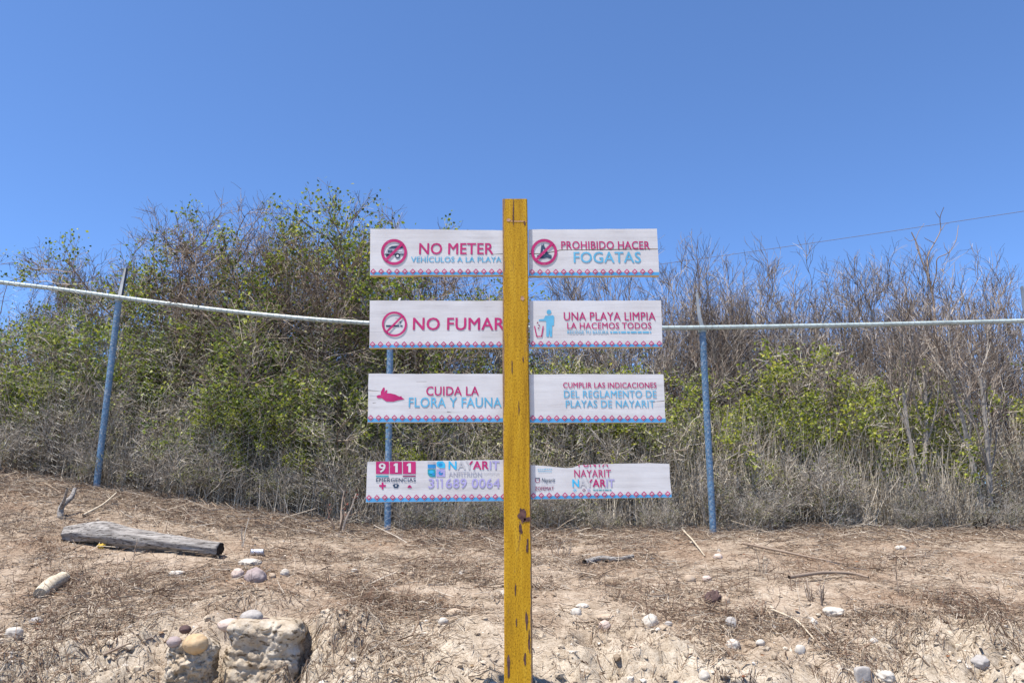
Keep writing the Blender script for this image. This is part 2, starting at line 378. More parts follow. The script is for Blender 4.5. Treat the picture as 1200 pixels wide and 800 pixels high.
# the trees and shrubs one can tell apart, each with its own description
plant('gnarly', 11, 345, 9.1, 1.10, 3.4, "tall gnarled brown tree with sparse green leaves, largest of the thicket left of the sign", "tree")
plant('gnarly', 12, 268, 9.4, 1.0, 1.1, "gnarled half bare tree between the leaning blue post and the tallest tree", "tree")
plant('gnarly', 13, 432, 8.9, 1.02, 2.4, "leafy topped gnarled tree whose crown rises beside the vehicle ban board", "tree")
plant('gnarly', 12, 232, 9.8, .98, 3.2, "brown gnarled tree rising just behind the leaning blue fence post", "tree")
plant('gnarly', 13, 300, 9.6, 1.08, 5.5, "brown twiggy tree standing behind the two tallest left trees", "tree")
plant('gnarly', 11, 395, 9.5, 1.08, 3.0, "brown leafy tree between the tallest tree and the leafy topped one", "tree")
plant('gnarly', 13, 482, 9.5, 1.06, .6, "gnarled tree standing directly behind the sign's left boards", "tree")
plant('upright', 22, 205, 9.9, .94, 4.0, "tall bare twiggy shrub against the sky behind the leaning blue post", "shrub")
plant('upright', 21, 560, 9.9, .84, 1.0, "bare shrub showing between the boards just left of the yellow post", "shrub")
plant('upright', 21, 40, 9.8, .86, 1.0, "bare fan shaped shrub against the sky at the far left end of the thicket", "shrub")
plant('slender', 31, 1070, 7.7, .92, .5, "pale slender forked tree behind the fence, left of the other slim grey tree", "tree")
plant('slender', 32, 1150, 7.6, .95, 2.6, "slim grey tree with forking trunk at the far right of the fence", "tree")
plant('slender', 31, 985, 8.6, .9, 3.6, "thin grey many branched tree behind the fence between right post and pale forked tree", "tree")

rngp = np.random.default_rng(77)
# repeats nothing tells apart
for px in (20, 95, 175, 250, 330, 405): plant('leafy', 41 + px % 2, px + rngp.uniform(-15, 15), rngp.uniform(8.2, 8.8), rngp.uniform(.75, .95), rngp.uniform(0, 6), "green leaved shrub in the thick brush behind the fence left of the sign", "shrub", "green shrubs left of the sign", leafmat='leaf_green')
for px in (-20, 55, 140, 215, 290, 375, 440): plant('dense', 51 + px % 2, px + rngp.uniform(-15, 15), rngp.uniform(8.4, 9.0), rngp.uniform(.85, 1.0), rngp.uniform(0, 6), "dense grey green shrub close behind the wire fence left of the sign", "shrub", "dense shrubs left of the sign")
for px in (60, 238, 285, 350, 412): plant('leafy', 41 + px % 2, px + rngp.uniform(-10, 10), rngp.uniform(7.85, 8.15), rngp.uniform(.40, .58), rngp.uniform(0, 6), "small bright yellow green shrub low in the brush left of the sign", "shrub", "small bright shrubs left of the sign")
for px in (500, 565, 640, 700): plant('dense', 51 + px % 2, px + rngp.uniform(-15, 15), rngp.uniform(8.2, 8.8), rngp.uniform(.85, 1.0), rngp.uniform(0, 6), "dense grey olive shrub seen between the boards of the sign", "shrub", "dense shrubs behind the sign")
for px in (665, 745, 790, 860, 925, 1000, 1060, 1120): plant('leafy', 41 + px % 2, px + rngp.uniform(-15, 15), rngp.uniform(8.2, 9.0), rngp.uniform(.84, 1.0), rngp.uniform(0, 6), "yellow green leafy shrub in the brush behind the fence right of the sign", "shrub", "yellow green shrubs right of the sign")
for px in (600, 650, 705, 760, 800, 845, 885, 925, 965, 1015, 1050, 1095, 1135, 1180, 1215): plant('upright', 21 + px % 3, px + rngp.uniform(-12, 12), rngp.uniform(9.1, 10.5), rngp.uniform(.93, 1.06) * (.85 if px < 620 else 1), rngp.uniform(0, 6), "leafless upright purple brown shrub rising above the fence rail right of the sign post", "shrub", "bare upright shrubs right of the sign post")
for px in (10, 70, 150, 200, 265, 320, 385, 430): plant('tangle', 61 + px % 2, px + rngp.uniform(-15, 15), rngp.uniform(7.9, 8.4), rngp.uniform(.65, .95), rngp.uniform(0, 6), "low grey tangled dry bush at the foot of the thicket left of the sign", "bush", "dry tangled bushes left of the sign")
for px in (490, 560, 610, 690, 735, 810, 860, 940, 960, 1040, 1120, 1145, 1205): plant('tangle', 61 + px % 2, px + rngp.uniform(-15, 15), rngp.uniform(7.45, 8.5), rngp.uniform(.3, 1.0), rngp.uniform(0, 6), "low grey tangled dry bush at the foot of the thicket from the sign rightwards", "bush", "dry tangled bushes from the sign rightwards")

for px in (5, 45, 85, 130, 165, 205, 240, 280, 315, 350, 385, 425): plant('tangle', 61 + px % 2, px + rngp.uniform(-15, 15), rngp.uniform(7.35, 8.0), rngp.uniform(.38, .62), rngp.uniform(0, 6), "small clump of dry grey twigs at the ragged brush edge left of the sign", "bush", "small twig clumps left of the sign")
for px in (478, 540, 560, 640, 655, 700, 770, 880, 900, 990, 1065, 1085, 1170): plant('tangle', 61 + px % 2, px + rngp.uniform(-15, 15), rngp.uniform(6.95, 7.7), rngp.uniform(.2, .42), rngp.uniform(0, 6), "small clump of dry grey twigs along the foot of the fence", "bush", "small twig clumps along the fence from the sign rightwards")
for px, Y, sc_, rz in ((838, 9.6, 1.08, 1.0), (872, 9.9, 1.10, 3.9), (900, 9.5, 1.02, 5.2)): plant('upright', 22, px, Y, sc_, rz, "leafless upright purple brown shrub rising above the fence rail right of the sign post", "shrub", "bare upright shrubs right of the sign post")
# the far part of the thicket that reads as one mass
def thicket():
    rng = np.random.default_rng(5)
    lows = {k: proto(k, s, .8) for k, s in (('upright', 121), ('dense', 151), ('leafy', 141), ('gnarly', 111))}
    bags = [Bag(), Bag(), Bag()]
    def put(kind, x, y, s, rz):
        c, sn = math.cos(rz), math.sin(rz); Rm = np.array([[c, -sn, 0], [sn, c, 0], [0, 0, 1]]); z = gz_at(x, y)
        for i, arr in enumerate(lows[kind]):
            if arr is None: continue
            V = (arr[0] * s) @ Rm.T + np.array([x, y, z]); bags[i].add(V, arr[1])
    for y, step in ((10.0, .95), (11.4, 1.1), (13.0, 1.5)):
        x = -y * .78
        while x < y * .78:
            pxx = 600 + x / y * F
            if pxx < 470: kind = rng.choice(['dense', 'dense', 'leafy', 'gnarly'])
            elif pxx < 640: kind = rng.choice(['dense', 'upright', 'leafy'])
            else: kind = rng.choice(['dense', 'leafy', 'upright', 'upright'])
            s = rng.uniform(.85, 1.05) * (1 + .03 * (y - 9.6))
            if pxx < 150: s *= .82
            put(kind, x + rng.uniform(-.3, .3), y + rng.uniform(-.5, .5), s, rng.uniform(0, 6.28)); x += step * rng.uniform(.8, 1.2)
    V, Q, mi = [], [], []; n = 0
    for i, b in enumerate(bags):
        v, q = b.arrays(); V.append(v); Q.append(q + n); mi.append(np.full(len(q), i)); n += len(v)
    m = mesh_np("thicket", np.concatenate(V), np.concatenate(Q), mats=[M['twig_brown'], M['twig_purple'], M['leaf_olive']], mi=np.concatenate(mi))
    tag(link("thicket", m), "mass of dry brush filling the ground far behind the wire fence", "thicket", kind="stuff")
thicket()

# dead tree with a few pale limbs, above the rail on the right
def poly_tube(name, pts_list, mat, parent=None, sides=7, seed=3):
    rng = np.random.default_rng(seed); b = Bag()
    for pts, r0, r1 in pts_list:
        pts = np.array(pts, float)
        t = np.linspace(0, 1, len(pts)); tt = np.linspace(0, 1, max(8, len(pts) * 4))
        q = np.stack([np.interp(tt, t, pts[:, k]) for k in range(3)], -1)
        for _ in range(2): q[1:-1] = .25 * q[:-2] + .5 * q[1:-1] + .25 * q[2:]
        b.add(*tubes(q[None], np.array([r0]), np.array([r1]), sides, rng))
    return link(name, b.mesh(name, [mat], True), parent)
def dead_tree():
    Y = 8.8; base = P(1096, 440, Y); gx0, gz0 = base[0] + .03, gz_at(base[0], Y)
    e = thing("dead_tree", (gx0, Y, gz0), "bare dead tree with curling brown limbs, tallest above the rail on the right", "tree")
    def W(px, py, dy=0): return tuple(P(px, py, Y + dy) - np.array([gx0, Y, gz0]))
    poly_tube("trunk", [([(0, 0, -.1), W(1097, 400), W(1094, 350), W(1088, 325), W(1078, 300), W(1075, 286), W(1068, 272)], .015, .006)], M['twig_brown'], e)
    for pts, r in (([W(1088, 325), W(1086, 300, .1), W(1095, 285, .15), W(1103, 270, .2), W(1101, 255, .15), W(1106, 243)], .0085),
                   ([W(1092, 340), W(1098, 318, -.1), W(1097, 302, -.15), W(1112, 297, -.2), W(1121, 282, -.2), W(1123, 264, -.1)], .0075),
                   ([W(1078, 300), W(1072, 285, .1), W(1076, 272, .1), W(1083, 262, .15)], .005), ([W(1095, 285, .15), W(1085, 280), W(1083, 278)], .005), ([W(1086, 300, .1), W(1079, 290, .1), W(1075, 287, .1)], .005), ([W(1103, 270, .2), W(1108, 262, .2), W(1112, 262, .2)], .004), ([W(1101, 255, .15), W(1097, 250, .1), W(1096, 247, .1)], .004), ([W(1112, 297, -.2), W(1107, 290, -.2), W(1106, 284, -.2)], .004), ([W(1073, 280), W(1066, 283), W(1060, 278)], .004)):
        poly_tube("branch", [(pts, r, r * .4)], M['twig_brown'], e)
dead_tree()

# tall dry grass and thin upright stalks under the shrubs
def strands(rng, base, H, lean, r, K=5, wig=.12):
    n = len(base); a = rng.uniform(0, 6.283, n); th = np.abs(rng.normal(0, lean, n))
    d = np.stack([np.sin(th) * np.cos(a), np.sin(th) * np.sin(a), np.cos(th)], -1)
    return tubes(walk(rng, base, d, H, K, wig, -.01), r, r * .5, 3, rng)
def tall_grass():
    rng = np.random.default_rng(8); n = 24000
    x = rng.uniform(-6.5, 6.8, n); y = rng.uniform(7.3, 8.5, n)
    keep = rng.uniform(0, 1, n) < np.where(x > 1.2, 1.0, np.where(x > -1, .6, .45)) * smooth(-.55, .2, fbm(np.stack([x * 1.5, y * 1.5, x * 0], -1), 2, 88))
    x, y = x[keep], y[keep]; n = len(x); z = height(x, y) - .02
    H = np.where(x > 1.0, rng.uniform(.35, 1.2, n), rng.uniform(.3, 1.0, n)) * smooth(6.9, 8.0, y) + .08
    V, Q = strands(rng, np.stack([x, y, z], -1), H, .28, rng.uniform(.002, .0042, n), 6, .09)
    tag(link("dry_grass", mesh_np("dry_grass", V, Q, mats=[M['grass']])), "thin upright grey stalks and dry grass at the foot of the brush", "dry grass", kind="stuff")
tall_grass()

# ------------------------------------------------------------------ litter on the ground
# patches of dead weeds, given by photo pixel, radius in metres and strength
WEEDS = [(110, 690, .45, 1.0), (60, 720, .35, .7), (180, 700, .4, .8), (470, 700, .35, 1.0), (440, 730, .25, .7), (560, 680, .3, .8), (300, 690, .3, .5), (40, 650, .4, .6), (350, 650, .4, .5),
         (960, 725, .40, 1.0), (1050, 725, .35, 1.0), (1130, 715, .35, 1.0), (900, 740, .3, .9), (980, 770, .25, 1.0), (880, 780, .15, .9), (760, 760, .1, .6), (860, 770, .16, 1.0), (700, 740, .12, .5), (840, 720, .3, .7),
         (660, 640, .35, 1.0), (720, 640, .3, .7), (580, 630, .4, .8), (480, 640, .4, .7), (900, 690, .3, .6), (1180, 700, .3, .8), (230, 610, .5, .6), (20, 610, .5, .7), (640, 690, .15, .8), (810, 745, .14, .5), (1010, 660, .5, .4), (330, 800, .1, .3), (30, 770, .3, .6), (120, 740, .3, .7), (420, 690, .35, .8), (520, 660, .4, .7), (250, 720, .2, .6), (1160, 740, .2, .7), (770, 700, .3, .6), (730, 690, .25, .5), (600, 660, .3, .6)]
WW = [(*G(a, b)[:2], r, s) for a, b, r, s in WEEDS]
def weed_density(x, y):
    d = np.zeros_like(x)
    for wx, wy, r, s in WW: d = np.maximum(d, s * np.exp(-(((x - wx) / r) ** 2 + ((y - wy) / (r * .8)) ** 2) ** 1.5))
    n = fbm(np.stack([x * 3.5, y * 3.5, x * 0], -1), 3, 91)
    return np.clip(d * smooth(-.35, .25, n), 0, 1)
def scatter(rng, n, ylo=3.0, yhi=7.6):
    y = ylo + (yhi - ylo) * rng.uniform(0, 1, n); x = (rng.uniform(-1, 1, n)) * (y * .70 + .1); return x, y
def slope_basis(x, y):
    e = .02; zx = (height(x + e, y) - height(x - e, y)) / (2 * e); zy = (height(x, y + e) - height(x, y - e)) / (2 * e); return zx, zy
def litter():
    rng = np.random.default_rng(19); n = 170000
    x, y = scatter(rng, n); far = smooth(4.0, 7.0, y)
    pn = fbm(np.stack([x * 2.2, y * 2.2, x * 0], -1), 3, 93)
    keep = rng.uniform(0, 1, n) < np.clip(.085 + .85 * weed_density(x, y) + .75 * smooth(6.0, 7.0, y - .04 * x) + .35 * smooth(0, .5, pn), 0, 1)
    x, y = x[keep], y[keep]; n = len(x)
    L = rng.gamma(1.5, .030, n) + .018; L = np.where((y > 6.1) & (rng.uniform(0, 1, n) < .25), L * 2.0, L); L = np.minimum(L, .33); a = rng.uniform(0, 6.283, n)
    up = np.abs(rng.normal(0, .16, n)); d = np.stack([np.cos(a), np.sin(a), np.zeros(n)], -1)
    K = 4; t = np.linspace(-.5, .5, K); bend = rng.normal(0, .12, n)
    px_ = x[:, None] + d[:, :1] * L[:, None] * t - d[:, 1:2] * (bend * L)[:, None] * (t ** 2) * 4
    py_ = y[:, None] + d[:, 1:2] * L[:, None] * t + d[:, :1] * (bend * L)[:, None] * (t ** 2) * 4
    pz_ = height(px_, py_) + .004 + (up * L)[:, None] * (t + .5) + rng.exponential(.006, n)[:, None]
    r = np.where(rng.uniform(0, 1, n) < .08, rng.uniform(.002, .0042, n), rng.uniform(.0009, .0019, n)); r = np.where((y > 6.2) & (rng.uniform(0, 1, n) < .07), rng.uniform(.0022, .004, n), r)
    V, Q = tubes(np.stack([px_, py_, pz_], -1), r, r * .6, 3, rng)
    tag(link("dry_twigs", mesh_np("dry_twigs", V, Q, mats=[M['straw']])), "loose straw and broken twigs littering the sandy ground", "twig litter", kind="stuff")
    # dead weeds standing in patches
    n = 90000; x, y = scatter(rng, n); keep = rng.uniform(0, 1, n) < weed_density(x, y) * .62
    x, y = x[keep], y[keep]; n = len(x); H = rng.gamma(2.5, .022, n) + .015
    V, Q = strands(rng, np.stack([x, y, height(x, y) - .004], -1), np.minimum(H, .2), .85, rng.uniform(.0009, .0021, n), 5, .35)
    tag(link("dead_weeds", mesh_np("dead_weeds", V, Q, mats=[M['weed']])), "mats of low dead brown weeds spread over the sandy ground", "dead weeds", kind="stuff")
    # fallen leaves
    n = 26000; x, y = scatter(rng, n); keep = rng.uniform(0, 1, n) < np.clip(.06 + .8 * smooth(6.1, 7.2, y - .05 * x) + .25 * weed_density(x, y), 0, 1)
    x, y = x[keep], y[keep]; z = height(x, y) + rng.uniform(.003, .012, len(x))
    V, Q = leaves(rng, np.stack([x, y, z], -1), .026, .5, 0); V[:, 2] = np.repeat(z, 4) + (V[:, 2] - np.repeat(z, 4)) * .35
    o = tag(link("fallen_leaves", mesh_np("fallen_leaves", V, Q, mats=[M['straw'], M['leaf_rust']], mi=(rng.uniform(0, 1, len(Q)) < .35).astype(int))), "dry leaves strewn below the brush", "fallen leaves", kind="stuff")
    # pebbles and clods
    n = 42000; x, y = scatter(rng, n, 2.8, 7.4); pn = fbm(np.stack([x * 2.5, y * 2.5, x * 0], -1), 3, 97)
    keep = rng.uniform(0, 1, n) < np.clip(.10 + .55 * smooth(-.05, .45, pn) + .55 * (1 - smooth(3.3, 4.2, y)), 0, 1) * .3 + np.max([st * .33 * np.exp(-((x - hx) ** 2 + (y - hy) ** 2) / rr ** 2) for hx, hy, rr, st in RUB], 0)
    x, y = x[keep], y[keep]; n = len(x); bk = 1 - smooth(3.5, 4.4, y + .25 * fbm(np.stack([x * 1.5, y, x * 0], -1), 2, 12)); r = np.clip(rng.lognormal(-5.5, .62, n) * (1 + .55 * bk), .0015, .021)
    bm = bmesh.new(); bmesh.ops.create_icosphere(bm, subdivisions=1, radius=1); bm.verts.ensure_lookup_table()
    bv = np.array([v.co[:] for v in bm.verts]); bt = np.array([[v.index for v in f.verts] for f in bm.faces]); bm.free()
    sc = r[:, None, None] * rng.uniform(.6, 1.3, (n, 1, 3)); V = bv[None] * sc * (1 + rng.normal(0, .24, (n, len(bv), 1)))
    a = rng.uniform(0, 6.28, n); ca, sa = np.cos(a)[:, None], np.sin(a)[:, None]
    V = np.stack([V[..., 0] * ca - V[..., 1] * sa, V[..., 0] * sa + V[..., 1] * ca, V[..., 2] * .75], -1) + np.stack([x, y, height(x, y) + r * .1], -1)[:, None]
    T = (bt[None] + (np.arange(n) * len(bv))[:, None, None]).reshape(-1, 3)
    tag(link("pebbles", mesh_np("pebbles", V, None, T, mats=[M['pebble']])), "small pebbles and crumbs of clay scattered over the ground", "pebbles", kind="stuff")
litter()

# ------------------------------------------------------------------ stones and lumps
SM = {'white': stone_mat("stone_white", (.38, .34, .285), (.55, .51, .45)), 'tan': stone_mat("stone_tan", (.30, .225, .16), (.45, .36, .27)),
      'pink': stone_mat("stone_pink", (.40, .31, .26), (.54, .44, .38)), 'grey': stone_mat("stone_grey", (.26, .24, .22), (.40, .375, .35)),
      'purple': stone_mat("stone_purple_grey", (.22, .17, .165), (.36, .30, .285)), 'ochre': stone_mat("stone_ochre", (.34, .22, .11), (.52, .39, .24)),
      'dark': stone_mat("stone_dark_rust", (.035, .022, .02), (.12, .075, .07)), 'chalk': stone_mat("chalk_clay", (.38, .325, .25), (.56, .51, .43), 9)}
def rock_mesh(name, dims, seed, mat, boxy=2.0, rough=.12, sub=4, freq=2.2):
    bm = bmesh.new(); bmesh.ops.create_icosphere(bm, subdivisions=sub, radius=1)
    v = np.array([q.co[:] for q in bm.verts]); t = np.array([[w.index for w in f.verts] for f in bm.faces]); bm.free()
    v = v / (np.sum(np.abs(v) ** boxy, -1, keepdims=True) ** (1 / boxy))
    v = v * (1 + rough * fbm(v * freq, 4, seed)[:, None] + rough * .5 * fbm(v * freq * 4, 3, seed + 3)[:, None])
    return mesh_np(name, v * np.array(dims) / 2, None, t, mats=[mat], smooth_=True)
def stone(px, py, w, h, mat, label, name="stone", cat="stone", seed=None, boxy=2.0, rough=.12, rz=0.3, z=None, depth=.8, sink=.31):
    seed = seed or int(px * 7 + py); q = G(px, py + h * .42); s = ppm(py, q[1]); W, Hh = w / s, h / s
    o = link(name, rock_mesh(name, (W, W * depth, Hh * 1.2), seed, SM[mat], boxy, rough * 1.15 + .03, 4 if w > 13 else 3))
    o.location = (q[0], q[1] + W * depth * .3, (q[2] if z is None else z) + Hh * (.5 - sink)); o.rotation_euler = (0, 0, rz * ((seed % 7) - 3) * .3)
    return tag(o, label, cat)
stone(297, 673, 26, 19, 'purple', "largest purple grey stone in the stone cluster right of the grey log")
stone(277, 671, 15, 13, 'pink', "pale pink stone just left of the purple grey stone by the tin can")
stone(290, 658, 28, 9, 'white', "flat chalky white slab below the tin can", depth=1.0)
stone(333, 670, 11, 9, 'white', "small pale stone just right of the purple grey stone")
stone(318, 674, 9, 7, 'tan', "tiny tan stone between the purple grey stone and a pale one")
stone(206, 671, 19, 6, 'white', "thin white fragment lying alone below the right end of the log", boxy=3)
stone(13, 741, 18, 13, 'white', "angular white stone alone at the far left edge of the bank", boxy=3.2)
stone(40, 727, 16, 9, 'grey', "dull grey lump half buried right of the angular white stone")
stone(213, 640, 14, 6, 'grey', "small dark grey stone on the earth above the log's right half")
stone(532, 717, 20, 9, 'tan', "flat tan stone beside a small white one, left of the yellow post")
stone(519, 727, 12, 9, 'white', "round white pebble beside the flat tan stone left of the yellow post")
stone(481, 672, 9, 6, 'tan', "lone small tan stone among straw below the emergency number board")
stone(415, 668, 9, 5, 'white', "lone small white stone among straw left of the emergency number board")
stone(683, 709, 15, 6, 'white', "slim white stone, upper of the white pair right of the yellow post")
stone(675, 716, 13, 9, 'white', "chunky white stone, lower of the white pair right of the yellow post", boxy=2.6)
stone(712, 722, 21, 8, 'tan', "flat oval tan stone directly above a round pink one")
stone(709, 733, 16, 13, 'pink', "round pink stone directly below the flat oval tan one")
stone(763, 727, 22, 18, 'white', "large smooth white stone half buried in pale clay", sink=.35)
stone(784, 730, 10, 7, 'grey', "small grey stone right beside the large half buried white one")
stone(809, 677, 13, 10, 'tan', "round tan stone, left of a pair on the bare earth")
stone(829, 677, 12, 8, 'pink', "pale pink stone, right of a pair on the bare earth")
stone(842, 651, 11, 7, 'pink', "pale stone beside a short rusty stem near the right fence post")
stone(858, 729, 16, 14, 'grey', "round grey stone below the dark rusty lump")
stone(860, 754, 17, 12, 'white', "bright white stone below the round grey one")
stone(892, 753, 11, 7, 'white', "small white stone right of the bright white one below the dark lump")
stone(939, 760, 12, 11, 'white', "upright white stone beside the brown weeds", boxy=2.5)
stone(979, 717, 22, 11, 'white', "jagged broken white stone at the foot of the dark dead weed", boxy=2.8, rough=.25)
stone(1057, 641, 13, 6, 'white', "pale flat stone behind the tall single dead stem", rough=.2)
stone(1152, 775, 28, 17, 'grey', "big grey rock bedded in the white clay at the right", rough=.2)
stone(1025, 750, 9, 7, 'white', "tiny white stone in dead weeds at the right")
stone(1040, 792, 22, 12, 'white', "white rubble lump beside the tilted grey slab at the bottom", boxy=2.8, rough=.2)
stone(1012, 789, 20, 18, 'grey', "tilted flat grey slab sticking out of weeds at the bottom", boxy=5, rough=.08, depth=.3)
stone(826, 790, 13, 10, 'white', "white stone among weeds at the bottom right of the yellow post", rough=.2)
stone(590, 694, 8, 6, 'white', "tiny white scrap of stone touching the yellow post's left side")
stone(837, 700, 18, 19, 'dark', "dark rusty lump with jagged edges on the earth", name="rusty_lump", cat="lump", boxy=2.4, rough=.45)
stone(851, 703, 10, 12, 'tan', "tan stone leaning on the right side of the dark rusty lump")
# crumbled concrete block with a stone on top, and a broken lump beside it
def block(px0, px1, ytop, hgt, Y, seed, label, mat, boxy, rough, dep):
    c = P((px0 + px1) / 2, ytop, Y); s = ppm(ytop, Y); w = (px1 - px0) / s
    bm = bmesh.new(); bmesh.ops.create_icosphere(bm, subdivisions=6, radius=1)
    v = np.array([q.co[:] for q in bm.verts]); t = np.array([[k.index for k in f.verts] for f in bm.faces]); bm.free()
    v = v / (np.sum(np.abs(v) ** boxy, -1, keepdims=True) ** (1 / boxy))
    f = 1 + rough * fbm(v * 1.7, 4, seed) + rough * .5 * fbm(v * 7, 4, seed + 2, .62)
    led = .10 * smooth(.45, .75, v[:, 2]) - .05 * np.exp(-((v[:, 2] - .35) / .10) ** 2) - .03 * np.exp(-((v[:, 2] + .25 + .12 * v[:, 0]) / .06) ** 2)
    crk = smooth(.80, .97, 1 - np.abs(vnoise(v * np.array([1.6, 1.6, 3.4]) + .35 * fbm(v * 4, 2, seed + 5)[:, None], seed + 12))) ; led = led - .055 * crk + .025 * vnoise(np.stack([v[:, 2] * 7 + v[:, 0], v[:, 1], v[:, 0]], -1), seed + 6)
    v = v * np.stack([f + led, f + led, 1 + rough * .55 * fbm(v * 3.1, 3, seed + 9)], -1)
    o = link("concrete_lump", mesh_np("concrete_lump", v * np.array([w, dep, hgt]) / 2 * .95, None, t, mats=[mat], smooth_=True)); o.location = (c[0], Y + dep * .45, c[2] - hgt * .5 + .01)
    o.rotation_euler = (R(-4), R(3), .12)
    return tag(o, label, "concrete lump"), c
def concrete_mat():
    m, n, l, b = new_mat("crumbled_concrete", .95, .1)
    t = noise(n, l, 9, 6, .7); r = ramp(n, [(.3, (.27, .205, .135)), (.5, (.40, .335, .255)), (.72, (.54, .50, .43))]); l.new(t.outputs[0], r.inputs[0])
    t2 = noise(n, l, 26, 4, .6, (1, 1, 2.2)); r2 = ramp(n, [(.36, (.30, .26, .22)), (.46, (1, 1, 1))]); l.new(t2.outputs[0], r2.inputs[0])
    l.new(mix(n, l, 1.0, r.outputs[0], r2.outputs[0], 'MULTIPLY'), b.inputs["Base Color"])
    t3 = noise(n, l, 55, 5, .7); bump(n, l, b, t3.outputs[0], .8, .01); return m
M['concrete'] = concrete_mat()
ob, c1 = block(258, 347, 729, .36, 3.62, 4, "large crumbling concrete block set in the bank, a grey stone on its top", M['concrete'], 6, .16, .34)
ob, c2 = block(186, 243, 752, .24, 3.50, 8, "smaller broken concrete lump in the bank left of the large block", M['concrete'], 3.4, .34, .26)
def on_top(px, py, w, h, mat, Y, label, dz=0):
    c = P(px, py, Y); s = ppm(py, Y); o = link("stone", rock_mesh("stone", (w / s, w / s * .85, h / s), int(px), SM[mat], 2, .12)); o.location = c + np.array([0, 0, dz]); return tag(o, label, "stone")
on_top(295, 723, 27, 17, 'grey', 3.74, "smooth grey stone lying on top of the large concrete block")
on_top(269, 732, 27, 15, 'pink', 3.68, "pinkish stone on the left end of the large concrete block")
on_top(311, 727, 12, 8, 'dark', 3.70, "small black lump on top of the large concrete block")
on_top(229, 754, 29, 23, 'ochre', 3.52, "rounded ochre stone resting on the smaller concrete lump")
on_top(204, 752, 17, 13, 'purple', 3.52, "dark brown stone on the smaller concrete lump, left of the ochre one")
on_top(217, 737, 14, 10, 'dark', 3.62, "dark scrap of stone behind the ochre stone")

# ------------------------------------------------------------------ wood on the ground
def log_mesh(name, pts, radii, mat, sides=28, seed=1, rough=.13, endmat=None):
    pts = np.array(pts, float); K = 60; t = np.linspace(0, 1, len(pts)); tt = np.linspace(0, 1, K)
    c = np.stack([np.interp(tt, t, pts[:, k]) for k in range(3)], -1); r = np.interp(tt, t, radii)
    for _ in range(5): c[1:-1] = .25 * c[:-2] + .5 * c[1:-1] + .25 * c[2:]
    V, Q = tubes(c[None], np.array([1.0]), np.array([1.0]), sides)
    V = V.reshape(K, sides, 3); d = V - c[:, None]
    a = np.arange(sides) / sides * 2 * math.pi
    pn = np.stack(np.broadcast_arrays(np.cos(a)[None] * 1.6, np.sin(a)[None] * 1.6, tt[:, None] * 4.0), -1)
    k = r[:, None] * (1 + rough * fbm(pn, 3, seed) + rough * .5 * fbm(pn * np.array([4, 4, 1]), 2, seed + 4))
    V = c[:, None] + d * k[..., None]
    V2 = list(V.reshape(-1, 3)); T = []; mi = [0] * len(Q)
    for e, row in ((0, 0), (1, K - 1)):       # hollowed ends
        ci = len(V2); ax = c[1] - c[0] if e == 0 else c[-2] - c[-1]; V2.append(c[row] + ax / np.linalg.norm(ax) * r[row] * .5)
        for j in range(sides):
            p, q = row * sides + j, row * sides + (j + 1) % sides; T.append((p, q, ci) if e else (q, p, ci)); mi.append(1)
    return mesh_np(name, np.array(V2), Q, np.array(T), mats=[mat, endmat or mat], mi=mi, smooth_=True)
M['log'] = wood_mat("weathered_grey_wood", (.085, .075, .07), (.30, .28, .26), (1.1, 13, 13), 8, .015)
def log_mat():
    m, n, l, b = new_mat("weathered_grey_log", .92, .12)
    t = noise(n, l, 6, 6, .7, (1.3, 7, 7)); r = ramp(n, [(.28, (.115, .10, .09)), (.5, (.255, .235, .215)), (.72, (.40, .375, .345))]); l.new(t.outputs[0], r.inputs[0])
    c = noise(n, l, 9, 5, .65, (.8, 16, 16)); rc = ramp(n, [(.36, (.22, .19, .17)), (.43, (1, 1, 1))]); l.new(c.outputs[0], rc.inputs[0])
    l.new(mix(n, l, 1.0, r.outputs[0], rc.outputs[0], 'MULTIPLY'), b.inputs["Base Color"]); bump(n, l, b, rc.outputs[0], .9, .014); return m
M['log'] = log_mat()
M['log_end'] = plain_mat("log_end_shade", (.045, .035, .03), .95, .1, .5)  # near-black: the shade on the log's end face is put into the colour
M['plank'] = wood_mat("pale_driftwood", (.27, .21, .14), (.48, .41, .31), (2, 9, 9), 8, .004)
a, b_ = G(72, 634), G(254, 655)
r_ = .074
mid = a * .5 + b_ * .5
L0 = np.array([a + [0, .05, .055], a * .78 + b_ * .22 + [0, .06, .085], mid + [0, .05, .065], a * .25 + b_ * .75 + [0, .05, .055], b_ + [.0, .05, .05]])
o = link("fallen_log", log_mesh("fallen_log", L0 - a, [.058, .085, .074, .061, .048], M['log'], 40, 3, .26, M['log_end'])); o.location = a; o.scale = (1, 1, .86)
tag(o, "weathered grey log lying on the sandy slope at the left", "log")
q = G(70, 612)
def lying(name, px_pts, r0, r1, mat, label, cat, lift=0, seed=2, side=7):
    pts = [G(x, y) + np.array([0, 0, r0 * .7 + lift + h]) for x, y, h in px_pts]
    o0 = pts[0]; ob = poly_tube(name, [([p - o0 for p in pts], r0, r1)], mat, None, side, seed); ob.location = o0; return tag(ob, label, cat)
o = poly_tube("crooked_branch", [([P(78, 618, 6.0) - q, P(70, 605, 6.0) - q, P(72, 592, 6.02) - q, P(84, 583, 6.1) - q, P(88, 572, 6.15) - q], .028, .014), ([P(71, 596, 6.0) - q, P(76, 584, 5.95) - q, P(79, 572, 5.9) - q], .014, .007)], M['log'], None, 8, 5)
o.location = q; tag(o, "crooked forked grey branch sticking up behind the log's left end", "branch")
pl0, pl1 = G(46, 701), G(74, 683)
